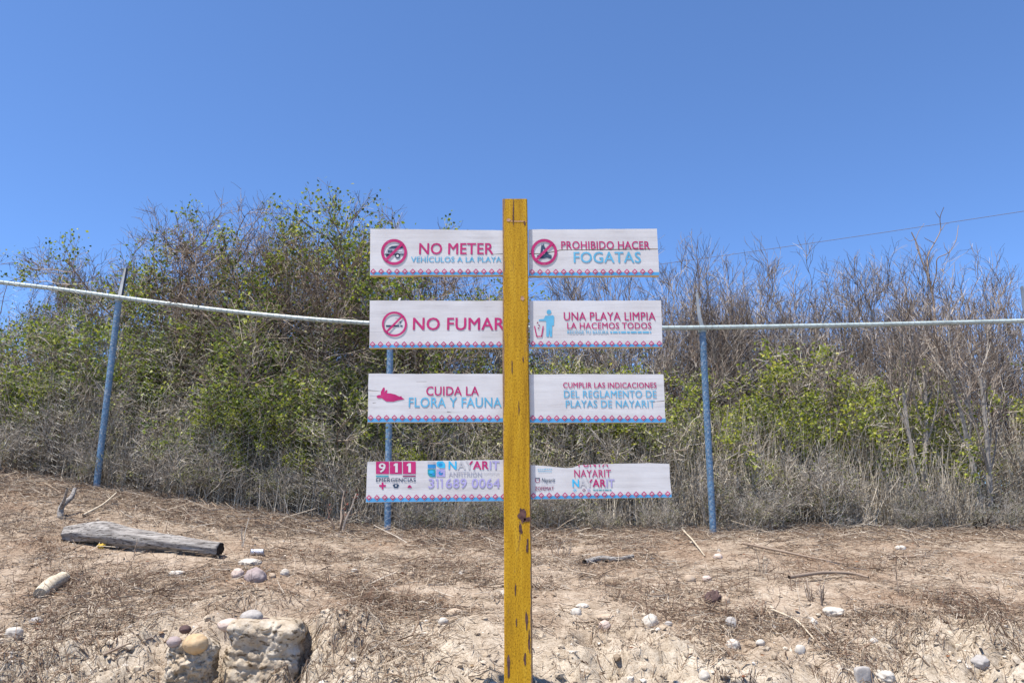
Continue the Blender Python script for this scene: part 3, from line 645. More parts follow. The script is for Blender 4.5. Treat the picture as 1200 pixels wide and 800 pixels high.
o = link("driftwood_piece", log_mesh("driftwood_piece", [np.zeros(3) + [0, 0, .02], (pl1 - pl0) * .5 + [0, 0, .035], (pl1 - pl0) + [0, 0, .03]], [.036, .042, .036], M['plank'], 12, 8, .12)); o.location = pl0
tag(o, "short pale cut piece of driftwood below the log", "driftwood")
lying("dry_branch", [(685, 662, 0), (705, 658, .01), (725, 658, .0), (742, 656, .01)], .022, .012, M['log'], "thick grey branch lying flat right of the yellow post", "branch")
lying("dry_branch", [(872, 641, .02), (915, 650, .02), (950, 656, .01), (993, 664, .01)], .011, .005, M['twig_brown'], "long dark branch lying flat, upper of two right of the right fence post", "branch")
lying("dry_branch", [(925, 682, .02), (965, 678, .03), (1000, 677, .02), (1018, 680, .01)], .012, .007, M['twig_brown'], "dark stick lying flat, lower of two right of the right fence post", "branch")
lying("dry_branch", [(800, 624, .02), (812, 638, .03), (826, 652, .0)], .008, .004, M['plank'], "pale thin stick leaning near the foot of the right fence post", "branch")
lying("dry_branch", [(97, 606, .01), (120, 597, .03), (135, 590, .08)], .010, .005, M['plank'], "pale thin stick behind the grey log", "branch")
lying("dry_branch", [(1040, 655, .01), (1075, 655, .01), (1095, 653, .01)], .007, .004, M['twig_brown'], "thin straight stick behind the tall single dead stem", "branch")
lying("dry_branch", [(905, 720, .02), (935, 735, .03), (955, 752, .0)], .006, .003, M['plank'], "pale thin stick lying across the weeds left of the jagged white stone", "branch")
lying("dry_branch", [(120, 775, .01), (150, 764, .02), (180, 752, .01)], .006, .003, M['twig_brown'], "dark root like stick on the bank left of the concrete lumps", "branch")

def dead_plant(px, py, hpx, n, tilt, r, mat, label, seed, per=4, name="dead_plant", tips=None):
    q = G(px, py); s = ppm(py, q[1]); H = hpx / s; rng = np.random.default_rng(seed)
    S = grow_stems(rng, n, H, .012 * n ** .5, tilt, 8, .09, .03, .55); b = Bag()
    b.add(*tubes(S, np.full(n, r), np.full(n, r * .4), 5, rng))
    e = thing(name, q, label, "dead plant"); link("stem", b.mesh("stem", [mat]), e)
    if per:
        b2 = Bag(); A = grow_on(rng, S, per, H * .15, H * .4, .6, 5, .15, .05, .35, 1); b2.add(*tubes(A, np.full(len(A), r * .45), np.full(len(A), r * .2), 3, rng)); link("twigs", b2.mesh("twigs", [mat]), e)
    if tips: 
        pts = S[:, -2:].reshape(-1, 3); pts = np.repeat(pts, 5, 0) + rng.normal(0, .012, (len(pts) * 5, 3)); link("foliage", mesh_np("foliage", *leaves(rng, pts[::2], .022), mats=[tips]), e)
M['red_leaf'] = island_mat("leaf_red", [(0, (.16, .035, .03)), (1, (.30, .09, .06))])
M['char'] = plain_mat("charred_wood", (.022, .016, .014), .95, .1, .4)
dead_plant(398, 624, 60, 5, .20, .012, M['twig_brown'], "dark forked dead plant with red tips left of the emergency number board", 3, 3, tips=M['red_leaf'])
dead_plant(957, 706, 44, 9, .28, .005, M['twig_brown'], "dark clump of upright dead stems on the bare earth at the right", 5, 3)
dead_plant(1054, 698, 60, 1, .06, .005, M['twig_brown'], "tall single thin dead stem on the bare earth at the right", 6, 4)
dead_plant(1147, 622, 30, 8, .5, .008, M['char'], "burnt black spiky stump at the edge of the dry grass", 7, 3)
dead_plant(832, 658, 18, 2, .2, .007, M['leaf_rust'], "short rusty stem near the foot of the right fence post", 8, 0)
dead_plant(1131, 682, 22, 3, .2, .0035, M['twig_brown'], "small forked dead weed between tall dead stem and burnt stump", 9, 3)
dead_plant(1108, 712, 30, 3, .25, .004, M['twig_brown'], "thin dead weed at the top of the right weed mat", 10, 3)
dead_plant(658, 652, 30, 14, .6, .004, M['twig_brown'], "low dark spiny clump right beside the yellow post", 12, 3)
dead_plant(890, 672, 40, 4, .4, .0035, M['twig_grey'], "thin grey leaning weed right of the dark rusty lump", 14, 4)
dead_plant(160, 655, 44, 1, .1, .004, M['twig_brown'], "thin single dead stem standing before the log", 15, 3)
dead_plant(285, 640, 52, 2, .15, .004, M['twig_grey'], "thin grey dead stem standing behind the tin can", 16, 4)
dead_plant(720, 800, 26, 26, .7, .0022, M['straw'], "straw coloured grass tuft low on the bank right of the yellow post", 21, 2, name="grass_tuft")
dead_plant(865, 797, 34, 40, .45, .0022, M['weed'], "thick brown grass tuft at the bottom between yellow post and grey slab", 22, 2, name="grass_tuft")
dead_plant(712, 760, 22, 22, .8, .0020, M['straw'], "drooping straw tuft under the round pink stone", 23, 2, name="grass_tuft")
dead_plant(972, 795, 36, 30, .5, .0022, M['weed'], "brown grass tuft left of the tilted grey slab", 24, 2, name="grass_tuft")
dead_plant(150, 797, 30, 9, .7, .0022, M['straw'], "few pale straw stalks over the dark hollow at the left", 25, 2, name="grass_tuft")

# tin can and a yellow scrap
M['tin'] = plain_mat("dented_tin", (.55, .56, .60), .45, .4, .2, 20, .3); M['yellow_scrap'] = plain_mat("yellow_scrap", (.50, .33, .05), .8, .2, .4, 60)
def tin_can():
    q = G(301, 650); s = ppm(645, q[1]); L = 14 / s; rr = 3.4 / s
    e = thing("tin_can", q + np.array([0, 0, rr]), "white crushed tin can lying on its side right of the log", "tin can"); e.rotation_euler = (0, R(90), R(8))
    b = Bag(); p = np.array([[0, 0, -.5 * L], [0, 0, -.46 * L], [0, 0, -.2 * L], [0, 0, .1 * L], [0, 0, .46 * L], [0, 0, .5 * L]])
    V, Q = tubes(p[None], np.array([rr]), np.array([rr]), 20); V = V.reshape(6, 20, 3); V[[0, 5], :, :2] *= 1.06; V[2, :, 0] *= .88; V[3, :, 1] *= .93
    link("body", mesh_np("body", V.reshape(-1, 3), Q, mats=[M['tin']], smooth_=True), e)
    bm = bmesh.new(); bmesh.ops.create_circle(bm, cap_ends=True, radius=rr * .97, segments=20); me = bpy.data.meshes.new("end"); bm.to_mesh(me); bm.free(); me.materials.append(M['log_end'])
    link("end", me, e, (0, 0, .44 * L)); link("end", me, e, (0, 0, -.44 * L))
tin_can()
q = G(118, 643); o = link("yellow_scrap", rock_mesh("yellow_scrap", (.042, .025, .036), 5, M['yellow_scrap'], 2, .9, 3)); o.location = q + np.array([0, 0, .015]); tag(o, "small crumpled yellow scrap in front of the log", "scrap")

# ------------------------------------------------------------------ chain link fence
def rust_paint(name, col, chip, scale=45, lo=.60, hi=.68, rough=.5, spec=.4):
    m, n, l, b = new_mat(name, rough, spec); t = noise(n, l, scale, 5, .7); t2 = noise(n, l, 9, 3, .6)
    r = ramp(n, [(lo, (0, 0, 0)), (hi, (1, 1, 1))]); l.new(t.outputs[0], r.inputs[0])
    r2 = ramp(n, [(.3, tuple(c * .72 for c in col)), (.7, tuple(min(1, c * 1.2) for c in col))]); l.new(t2.outputs[0], r2.inputs[0])
    l.new(mix(n, l, r.outputs[0], r2.outputs[0], chip), b.inputs["Base Color"]); return m
M['blue_pipe'] = rust_paint("blue_painted_pipe", (.10, .20, .32), (.30, .33, .36), 60, .52, .62)
M['galv'] = rust_paint("galvanised_rail", (.36, .42, .405), (.22, .24, .24), 40, .6, .75, .42, .5)
M['arm'] = rust_paint("grey_angle_iron", (.075, .095, .12), (.13, .12, .11), 50, .55, .65)
M['wire'] = plain_mat("grey_fence_wire", (.24, .24, .23), .5, .4, .3, 40, .3)
FY = lambda px: float(np.interp(px, [-400, 113, 455, 835, 1500], [7.55, 7.25, 6.95, 6.92, 7.1]))
RAILPX = [(-260, 300), (-120, 315), (0, 331), (60, 337.5), (140, 348.5), (250, 363), (350, 373), (433, 379), (520, 382.5), (620, 384), (720, 384.5), (822, 384), (1000, 381), (1200, 376), (1330, 372), (1480, 367)]
RAIL = np.array([P(x, y, FY(x)) for x, y in RAILPX])
def fence():
    e0 = P(600, 620, 6.9); e = thing("chain_link_fence", e0, "chain link fence with white top rail and blue pipe posts crossing before the thicket", "fence")
    t = np.arange(len(RAIL)); tt = np.linspace(0, len(RAIL) - 1, 90); c = np.stack([np.interp(tt, t, RAIL[:, k]) for k in range(3)], -1)
    for _ in range(6): c[1:-1] = .25 * c[:-2] + .5 * c[1:-1] + .25 * c[2:]
    V, Q = tubes((c - e0)[None], np.array([.0205]), np.array([.0205]), 12); link("rail", mesh_np("rail", V, Q, mats=[M['galv']], smooth_=True), e)
    railz = lambda x: np.interp(x, c[:, 0], c[:, 2]); raily = lambda x: np.interp(x, c[:, 0], c[:, 1])
    for (bx, by, tx, ty, arm) in ((112, 578, 139.5, 350, [(139.5, 350), (143, 333), (147, 314)]), (454.5, 621, 457.5, 381, [(457.5, 381), (462, 366), (469, 349)]), (836, 628, 823, 386, [(823.5, 384), (820, 372), (818, 356), (817, 343)]), (1225, 622, 1204, 377, [(1204, 377), (1200, 355), (1198, 335)])):
        Y = FY(tx); top = P(tx, ty, Y + .04); bot = P(bx, by, FY(bx) + .02); bot[2] = gz_at(bot[0], bot[1]) - .12
        V, Q = tubes(np.linspace(bot - e0, top - e0, 6)[None], np.array([.029]), np.array([.029]), 14); po = link("post", mesh_np("post", V, Q, mats=[M['blue_pipe']], smooth_=True), e)
        ap = np.array([P(x, y, Y + .05 + .12 * k) for k, (x, y) in enumerate(arm)]) - e0
        # angle iron arm: two thin flanges
        bmv = []; bmq = []
        for k, p in enumerate(ap):
            w = .021 * (1 - .45 * k / (len(ap) - 1))
            for dx, dy in ((-w, 0), (w * .8, -.004), (w * .8, .04), (w * .8 - .006, .04), (w * .8 - .006, .004), (-w, .006)): bmv.append(p + [dx, dy, 0])
        for k in range(len(ap) - 1):
            for j in range(6): bmq.append((k * 6 + j, k * 6 + (j + 1) % 6, k * 6 + 6 + (j + 1) % 6, k * 6 + 6 + j))
        link("arm", mesh_np("arm", np.array(bmv), np.array(bmq), mats=[M['arm']]), po)
        V, Q = tubes(np.array([[top + [0, 0, -.03] - e0, top + [0, 0, .02] - e0]]), np.array([.036]), np.array([.036]), 14); link("cap", mesh_np("cap", V, Q, mats=[M['galv']], smooth_=True), po)
    # woven fabric: zigzag strands and a tie ring where each hangs on the rail
    x0, x1, p = c[0, 0], c[-1, 0], .056; xsn = np.arange(x0, x1, p); n = len(xsn); K = 66
    k = np.arange(K); zig = np.where(k % 2 == 0, -.5, .5) * p * 1.04
    X = xsn[:, None] + zig[None]; zt = railz(xsn); zb = height(xsn, raily(xsn)) + .02
    f = k / (K - 1); Z = zt[:, None] * (1 - f) + zb[:, None] * f
    Yy = raily(X) - .027 + .0022 * np.where((k[None] + np.arange(n)[:, None]) % 2 == 0, 1, -1) + .02 * vnoise(np.stack([X * .8, Z * 1.5, X * 0], -1), 3) * f * 2
    V, Q = tubes(np.stack([X, Yy, Z], -1) - e0, np.full(n, .0012), np.full(n, .0012), 3)
    B = Bag(); B.add(V, Q)
    a = np.linspace(0, 2 * math.pi, 11); sl = .003
    ring = np.stack([np.broadcast_to(xsn[:, None] - .5 * p, (n, 11)) + sl * np.sin(a)[None], (raily(xsn))[:, None] + .0222 * np.cos(a)[None], railz(xsn - .5 * p)[:, None] + .0222 * np.sin(a)[None]], -1)
    V, Q = tubes(ring - e0, np.full(n, .0012), np.full(n, .0012), 4); B.add(V, Q)
    link("wire_mesh", B.mesh("wire_mesh", [M['wire']]), e)
fence()

# overhead wire
def wire():
    a, b2 = P(1420, 213, 14), P(560, 336, 30); pts = np.linspace(a, b2, 30); s = np.linspace(0, 1, 30); pts[:, 2] -= .12 * 4 * s * (1 - s)
    V, Q = tubes((pts - a)[None], np.array([.0055]), np.array([.008]), 6); o = link("overhead_wire", mesh_np("overhead_wire", V, Q, mats=[plain_mat("weathered_cable", (.12, .11, .12), .7)], smooth_=True)); o.location = a
    tag(o, "thin overhead cable slanting across the sky above the bare shrubs", "cable")
wire()

# ------------------------------------------------------------------ the sign
YF = 3.00            # front face of the post
YB = 3.016           # front face of the boards
S0 = np.array([0.018, YF, 0.0])
def B(px, py): p = P(px, py, YB); return p[0], p[2]
MAG, BLU, NAV, LAV, CYA, TEAL = (.42, .012, .125), (.10, .37, .55), (.02, .045, .09), (.34, .31, .55), (.03, .40, .66), (.02, .27, .33)
def print_mat(name, col, wear=.5):
    m, n, l, b = new_mat("print_" + name, .65, .3); t = noise(n, l, 70, 5, .7, (.35, 1, 1.6)); r = ramp(n, [(.60, (0, 0, 0)), (.78, (wear, wear, wear))]); l.new(t.outputs[0], r.inputs[0])
    t2 = noise(n, l, 12, 3, .6); r2 = ramp(n, [(.3, tuple(c * .88 for c in col)), (.7, tuple(min(1, c * 1.12 + .01) for c in col))]); l.new(t2.outputs[0], r2.inputs[0])
    l.new(mix(n, l, r.outputs[0], r2.outputs[0], (.52, .505, .505)), b.inputs["Base Color"]); return m
PM = {k: print_mat(k, v) for k, v in dict(magenta=MAG, blue=BLU, navy=NAV, lavender=LAV, cyan=CYA, teal=TEAL, pale=(.45, .44, .45), white=(.57, .555, .56), grey=(.36, .36, .42), strip=(.065, .29, .55), deep=(.02, .22, .50), pink=(.62, .20, .30), plum=(.22, .03, .10)).items()}
PK = list(PM); PL = [PM[k] for k in PK]
def board_mat():
    m, n, l, b = new_mat("white_painted_board", .6, .3)
    g = noise(n, l, 16, 6, .7, (.22, 1, 3.2)); r = ramp(n, [(.25, (.43, .415, .41)), (.42, (.56, .548, .548)), (.7, (.62, .61, .61))]); l.new(g.outputs[0], r.inputs[0])
    s = noise(n, l, 38, 5, .75, (.12, 1, 4.5)); rs = ramp(n, [(.27, (.45, .41, .38)), (.345, (1, 1, 1))]); l.new(s.outputs[0], rs.inputs[0])
    d = noise(n, l, 5, 4, .6); rd = ramp(n, [(.3, (.86, .84, .83)), (.6, (1, 1, 1))]); l.new(d.outputs[0], rd.inputs[0])
    c = mix(n, l, .75, r.outputs[0], rs.outputs[0], 'MULTIPLY'); c = mix(n, l, 1.0, c, rd.outputs[0], 'MULTIPLY')
    l.new(c, b.inputs["Base Color"]); bump(n, l, b, s.outputs[0], .25, .002); return m
M['board'] = board_mat(); M['raw_edge'] = wood_mat("raw_board_edge", (.30, .20, .06), (.48, .36, .14), (1, 6, 6), 8, .002); M['crack'] = plain_mat("dark_crack", (.05, .042, .045), .9, .1)
class Print:                       # flat painted shapes on a board, in board coordinates (x, z)
    def __init__(s): s.V = []; s.F = []; s.m = []
    def poly(s, pts, mat, lay=1):
        k = len(s.V); s.V += [(B(x, y)[0], YB - .0006 * lay - .0004, B(x, y)[1]) for x, y in pts]; s.F.append(tuple(range(k, k + len(pts)))); s.m.append(PK.index(mat))
    def rect(s, x0, y0, x1, y1, mat, lay=1): s.poly([(x0, y1), (x1, y1), (x1, y0), (x0, y0)], mat, lay)
    def ring(s, cx, cy, r0, r1, mat, lay=1, n=40, a0=0, a1=2 * math.pi):
        for i in range(n):
            a, b2 = a0 + (a1 - a0) * i / n, a0 + (a1 - a0) * (i + 1) / n
            s.poly([(cx + r0 * math.cos(a), cy + r0 * math.sin(a)), (cx + r1 * math.cos(a), cy + r1 * math.sin(a)), (cx + r1 * math.cos(b2), cy + r1 * math.sin(b2)), (cx + r0 * math.cos(b2), cy + r0 * math.sin(b2))][::-1], mat, lay)
    def disc(s, cx, cy, rx, ry, mat, lay=1, n=24, a0=0, a1=2 * math.pi): s.poly([(cx + rx * math.cos(a0 + (a1 - a0) * i / n), cy - ry * math.sin(a0 + (a1 - a0) * i / n)) for i in range(n if a1 - a0 > 6.2 else n + 1)], mat, lay)
    def line(s, x0, y0, x1, y1, w, mat, lay=1):
        dx, dy = x1 - x0, y1 - y0; L = math.hypot(dx, dy); nx_, ny_ = -dy / L * w / 2, dx / L * w / 2
        s.poly([(x0 + nx_, y0 + ny_), (x1 + nx_, y1 + ny_), (x1 - nx_, y1 - ny_), (x0 - nx_, y0 - ny_)], mat, lay)
    def text(s, body, box, mat, weight=.018, lay=1, shear=0, per=None, clip=None):
        cu = bpy.data.curves.new("lettering", 'FONT'); cu.body = body; cu.size = 1; cu.shear = shear; cu.resolution_u = 3; cu.space_character = 1.04
        o = bpy.data.objects.new("lettering", cu); C.objects.link(o); bpy.context.view_layer.update()
        dg = bpy.context.evaluated_depsgraph_get(); me = bpy.data.meshes.new_from_object(o.evaluated_get(dg)); bpy.data.objects.remove(o); bpy.data.curves.remove(cu)
        V = np.array([v.co[:] for v in me.vertices]); lo, hi = V.min(0), V.max(0)
        bm = bmesh.new(); bm.from_mesh(me); bpy.data.meshes.remove(me)
        (xa, za), (xb, zb) = B(box[0], box[3]), B(box[2], box[1])
        for v in bm.verts: v.co = Vector((xa + (v.co.x - lo[0]) / (hi[0] - lo[0]) * (xb - xa), YB - .0006 * lay - .0004, za + (v.co.y - lo[1]) / (hi[1] - lo[1]) * (zb - za)))
        if clip is not None:
            for (px, py, nxx, nyy) in clip:
                x, z = B(px, py); bmesh.ops.bisect_plane(bm, geom=bm.verts[:] + bm.edges[:] + bm.faces[:], plane_co=(x, YB, z), plane_no=(nxx, 0, -nyy), clear_outer=True)
        bm.verts.index_update(); wv = weight * (zb - za) * .95
        shifts = [(0, 0)] if weight < .004 else [(-wv, -wv * .6), (wv, -wv * .6), (-wv, wv * .6), (wv, wv * .6), (0, 0)]
        for q, (sx, sz) in enumerate(shifts):      # the stroke is made bolder by laying it down again a hair to the side
            k = len(s.V); s.V += [(v.co.x + sx, v.co.y - .00009 * q, v.co.z + sz) for v in bm.verts]
            for f in bm.faces:
                if f.calc_area() <= 0: continue
                idx = [k + v.index for v in f.verts]
                if f.normal.y > 0: idx = idx[::-1]
                mm = mat
                if per: u = (f.calc_center_median().x - xa) / (xb - xa); mm = next(c for t, c in per if u <= t)
                s.F.append(tuple(idx)); s.m.append(PK.index(mm))
        bm.free()
    def build(s, name, parent, org):
        if not s.F: return
        me = bpy.data.meshes.new(name); me.from_pydata([(v[0] - org[0], v[1] - org[1], v[2] - org[2]) for v in s.V], [], s.F)
        for p in PL: me.materials.append(p)
        me.polygons.foreach_set("material_index", np.array(s.m, np.int32)); me.update(); return link(name, me, parent)
sign = thing("sign_post", S0, "yellow wooden post carrying eight white lettered boards in four rows", "sign post")
def post_mesh():
    top = P(604.5, 233, YF); z1 = top[2]; z0 = .25; w = .0505
    bm = bmesh.new(); nz = 70; zs = np.linspace(z0, z1, nz); prof = []
    for (x, y) in ((-w + .004, 0), (w - .004, 0), (w, .004), (w, .096), (w - .004, .10), (-w + .004, .10), (-w, .096), (-w, .004)): prof.append((x, y))
    rows = []
    for i, z in enumerate(zs):
        lean = -.0115 * (z - 1.2) / 1.7 + .004
        wob = .0016 * vnoise(np.array([z * 5, 0, 0]), 4)
        rows.append([bm.verts.new((x * (1 + .012 * float(vnoise(np.array([z * 9, x * 30, 1]), 6))) + lean + float(wob) , y, z)) for x, y in prof])
    for i in range(nz - 1):
        for j in range(8): bm.faces.new((rows[i][j], rows[i][(j + 1) % 8], rows[i + 1][(j + 1) % 8], rows[i + 1][j]))
    bm.faces.new(rows[-1]); bm.faces.new(rows[0][::-1])
    me = bpy.data.meshes.new("post"); bm.to_mesh(me); bm.free(); return me
def post_mat():
    m, n, l, b = new_mat("worn_yellow_paint", .7, .15)
    g = noise(n, l, 22, 6, .7, (1, 1, .10)); r = ramp(n, [(.28, (.25, .13, .010)), (.5, (.43, .24, .012)), (.72, (.54, .335, .03))]); l.new(g.outputs[0], r.inputs[0])
    # bare weathered wood where the paint has gone
    s = noise(n, l, 34, 6, .75, (1, 1, .16)); rs = ramp(n, [(.585, (0, 0, 0)), (.68, (1, 1, 1))]); l.new(s.outputs[0], rs.inputs[0])
    c = mix(n, l, rs.outputs[0], r.outputs[0], (.15, .09, .05))
    # worn arrises
    tc = n.new("ShaderNodeTexCoord"); sp = n.new("ShaderNodeSeparateXYZ"); l.new(tc.outputs["Object"], sp.inputs[0])
    ab = n.new("ShaderNodeMath"); ab.operation = 'ABSOLUTE'; l.new(sp.outputs[0], ab.inputs[0])
    e = noise(n, l, 14, 5, .7, (1, 1, .35)); ma = n.new("ShaderNodeMath"); ma.operation = 'MULTIPLY_ADD'; l.new(e.outputs[0], ma.inputs[0]); ma.inputs[1].default_value = .027; l.new(ab.outputs[0], ma.inputs[2])
    mr = n.new("ShaderNodeMapRange"); mr.inputs[1].default_value = .0605; mr.inputs[2].default_value = .064; l.new(ma.outputs[0], mr.inputs[0])
    c = mix(n, l, mr.outputs[0], c, (.21, .135, .085))
    # fine speckle of weathering, more towards the top
    f = noise(n, l, 260, 3, .7, (1, 1, .5)); rf = ramp(n, [(.34, (.5, .44, .40)), (.5, (1, 1, 1)), (.68, (1.18, 1.15, 1.2))]); l.new(f.outputs[0], rf.inputs[0])
    c = mix(n, l, 1.0, c, rf.outputs[0], 'MULTIPLY')
    l.new(c, b.inputs["Base Color"]); bump(n, l, b, g.outputs[0], .5, .003); return m
pm = post_mesh(); pm.materials.append(post_mat()); post = link("post", pm, sign)
tag(post, "square post in worn ochre yellow paint")
# marks on the post: crack, saw cut, scuffs
def marks():
    stain = plain_mat("brown_scuff", (.10, .055, .05), .9, .1, .5, 60); pale = plain_mat("bare_scrape", (.40, .24, .17), .9, .1, .4, 60)
    V = []; F = []; mi = []
    def blob(px, py, w, h, mt, seed):
        k = len(V); n = 26
        for i in range(n):
            a = 2 * math.pi * i / n; rr = 1 + .5 * float(vnoise(np.array([math.cos(a) * 1.9, math.sin(a) * 1.9, seed]), seed)); p = P(px + w / 2 * rr * math.cos(a), py - h / 2 * rr * math.sin(a), YF)
            V.append((p[0] - S0[0], -.0012, p[2])); 
        F.append(tuple(range(k, k + n))); mi.append(mt)
    for a in ((601.5, 250, 1.3, 24, 0, 3), (606, 259.5, 22, 1.4, 1, 5), (596, 258, 5, 4, 1, 8), (614.5, 262, 2.4, 4, 0, 9), (612, 604, 8, 17, 0, 11), (617, 609, 9, 6, 0, 12), (610, 620, 4, 9, 0, 13), (617, 726, 2.4, 22, 0, 15), (615, 772, 2.6, 20, 0, 16), (605, 728, 1.6, 9, 0, 17), (618, 640, 2.5, 16, 0, 18),
              (612, 350, 4, 5, 1, 19), (596, 780, 3, 24, 0, 21), (604, 690, 1.4, 14, 0, 22), (620, 752, 2.4, 24, 0, 25), (608, 480, 1.2, 16, 0, 26), (600, 430, 1.2, 18, 0, 27), (613, 420, 1.3, 8, 0, 28)): blob(*a)
    me = bpy.data.meshes.new("scuff_marks"); me.from_pydata(V, [], F); me.materials.append(stain); me.materials.append(pale); me.polygons.foreach_set("material_index", np.array(mi, np.int32)); link("scuff_marks", me, post)
marks()

def board(outline, label, prints, border=None, cracks=(), split=None):
    """outline: photo pixels, clockwise from the top left"""
    o = outline
    me = bpy.data.meshes.new("sign_board"); bm = bmesh.new(); rng = np.random.default_rng(int(o[0][0] * 3 + o[0][1]))
    def slab(pts):
        fine = []
        for i in range(len(pts)):
            (xa, ya), (xb, yb) = pts[i], pts[(i + 1) % len(pts)]; n = max(1, int(math.hypot(xb - xa, yb - ya) / 14))
            for k in range(n):
                t = k / n; j = rng.normal(0, .13, 2) if k else (0, 0); fine.append((xa + (xb - xa) * t + j[0], ya + (yb - ya) * t + j[1]))
        f = [bm.verts.new((B(x, y)[0] - S0[0], YB - S0[1], B(x, y)[1])) for x, y in fine]; bk = [bm.verts.new((v.co.x, v.co.y + .019, v.co.z)) for v in f]; n = len(f)
        ff = bm.faces.new(f[::-1]); bm.faces.new(bk)
        ff.normal_update()
        for i in range(n):
            s = bm.faces.new((f[i], f[(i + 1) % n], bk[(i + 1) % n], bk[i])); s.normal_update(); s.material_index = 1 if s.normal.z < -.6 or s.normal.z > .6 else 0
    if split:
        a = [p for p in o[:2]] + [(x, y - .45) for x, y in split[::-1]]; b2 = [(x, y + .45) for x, y in split] + o[2:]; slab(a); slab(b2)
    else: slab(o)
    bmesh.ops.recalc_face_normals(bm, faces=bm.faces[:])
    bm.to_mesh(me); bm.free(); me.materials.append(M['board']); me.materials.append(M['raw_edge']); bo = link("sign_board", me, sign); bo["label"] = label
    if border:
        p = Print(); x0, x1, yt, yb, ya0, ya1 = border    # strip from x0..x1, its top and bottom at the left; ya*: slope
        f = lambda x: ya0 + (ya1 - ya0) * (x - x0) / (x1 - x0)
        p.poly([(x0, yb + f(x0)), (x1, yb + f(x1)), (x1, yt + f(x1)), (x0, yt + f(x0))], 'strip', 1)
        x = x0 + 3.5
        while x < x1 - 2:
            y = yt - .6 + f(x)
            for r, mt, ly in ((3.9, 'white', 2), (3.3, 'magenta', 3), (1.75, 'white', 4), (.95, 'pink', 5)): p.poly([(x - r, y), (x, y + min(r, yb + f(x) - y - .05)), (x + r, y), (x, y - r)], mt, ly)
            x += 9.25
        p.build("border_pattern", bo, S0)
    if cracks:
        V = []; F = []
        for (xa, ya, xb, yb, w) in cracks:
            k = len(V)
            for (x, y) in ((xa, ya + w / 2), (xb, yb + .1), (xb, yb - .1), (xa, ya - w / 2)): V.append((B(x, y)[0] - S0[0], YB - S0[1] - .006, B(x, y)[1]))
            F.append((k, k + 1, k + 2, k + 3))
        cm = bpy.data.meshes.new("crack"); cm.from_pydata([(v[0], v[1] + .0015, v[2]) for v in V], [], F); cm.materials.append(M['crack']); link("crack", cm, bo)
    for name, fn in prints:
        p = Print(); fn(p); p.build(name, bo, S0)
    return bo
def ban(p, cx, cy, r, w=3.2):
    p.ring(cx, cy, r - w, r, 'magenta', 3); k = .72 * (r - .8); p.line(cx - k, cy + k, cx + k, cy - k, w * .95, 'magenta', 4)

# row 1 left
def t1l(p): p.text("NO METER", (491.3, 285, 578, 298), 'magenta', .020); p.text("VEHÍCULOS A LA PLAYA", (481.7, 299.4, 587.5, 307.2), 'blue', .02)
def i1l(p):
    ban(p, 461.8, 295.5, 15.2); y = 295.5
    p.poly([(452, 297), (454, 292), (457, 289.5), (469, 289), (473, 293), (473.5, 299), (452, 299)], 'grey', 1)
    p.poly([(455, 291.5), (459, 288.5), (470, 287.6), (474, 291)], 'navy', 2); p.rect(454.5, 293, 460, 296, 'navy', 2); p.rect(463, 293, 471, 295, 'white', 2)
    p.rect(451, 297.5, 474, 299, 'navy', 2); p.disc(466, 300, 3.1, 3.1, 'navy', 2); p.disc(466, 300, 1.5, 1.5, 'white', 2.5); p.disc(455, 300, 2.4, 2.4, 'navy', 2)
board([(434, 268), (592, 270), (592, 322.5), (433.6, 323)], "white board reading NO METER VEHÍCULOS A LA PLAYA with a crossed out vehicle", [("lettering", t1l), ("pictogram", i1l)], (434, 592, 318.8, 322, 0, 0), cracks=[(592, 297.8, 576, 298.4, .8)])
# row 1 right
def t1r(p): p.text("PROHIBIDO HACER", (657.8, 282.8, 761, 292), 'magenta', .016); p.text("FOGATAS", (672.5, 295.3, 750.5, 308), 'blue', .018)
def i1r(p):
    ban(p, 637.6, 295.5, 15.3)
    p.poly([(629, 299.5), (633, 298), (634, 290), (635, 285.5), (636, 288), (637.2, 285), (638, 289), (639.5, 291), (641, 294), (643, 298), (646.5, 299), (646, 303.5), (641, 302), (637, 303), (631, 303.5)], 'navy', 1)
    p.poly([(635.5, 298), (637, 292), (639, 297.5)], 'white', 2)
board([(619.5, 269), (769.8, 268), (771, 292), (772.5, 323), (620, 323.6)], "white board reading PROHIBIDO HACER FOGATAS with a crossed out campfire", [("lettering", t1r), ("pictogram", i1r)], (620, 772.3, 319.3, 323, 0, -.4),
      split=[(619.5, 297.6), (640, 297), (656, 293.2), (700, 292.6), (771, 292)])
# row 2 left
def t2l(p): p.text("NO FUMAR", (484, 372.3, 590.8, 386.6), 'magenta', .022)
def i2l(p):
    ban(p, 462.3, 379.8, 14.7, 2.5); p.rect(452.3, 381, 468, 382.8, 'navy', 1); p.rect(469, 381, 471.8, 382.8, 'navy', 1); p.line(463, 372.5, 468, 372.3, .7, 'grey', 1); p.line(469.5, 379.5, 469.2, 377.5, .7, 'navy', 1); p.line(468, 377.3, 470.5, 376.7, .9, 'navy', 1.5)
board([(433.4, 352), (592, 352.4), (592, 407.2), (432.8, 407.6)], "white board reading NO FUMAR with a crossed out cigarette", [("lettering", t2l), ("pictogram", i2l)], (433.2, 592, 403.8, 407.2, .2, 0))
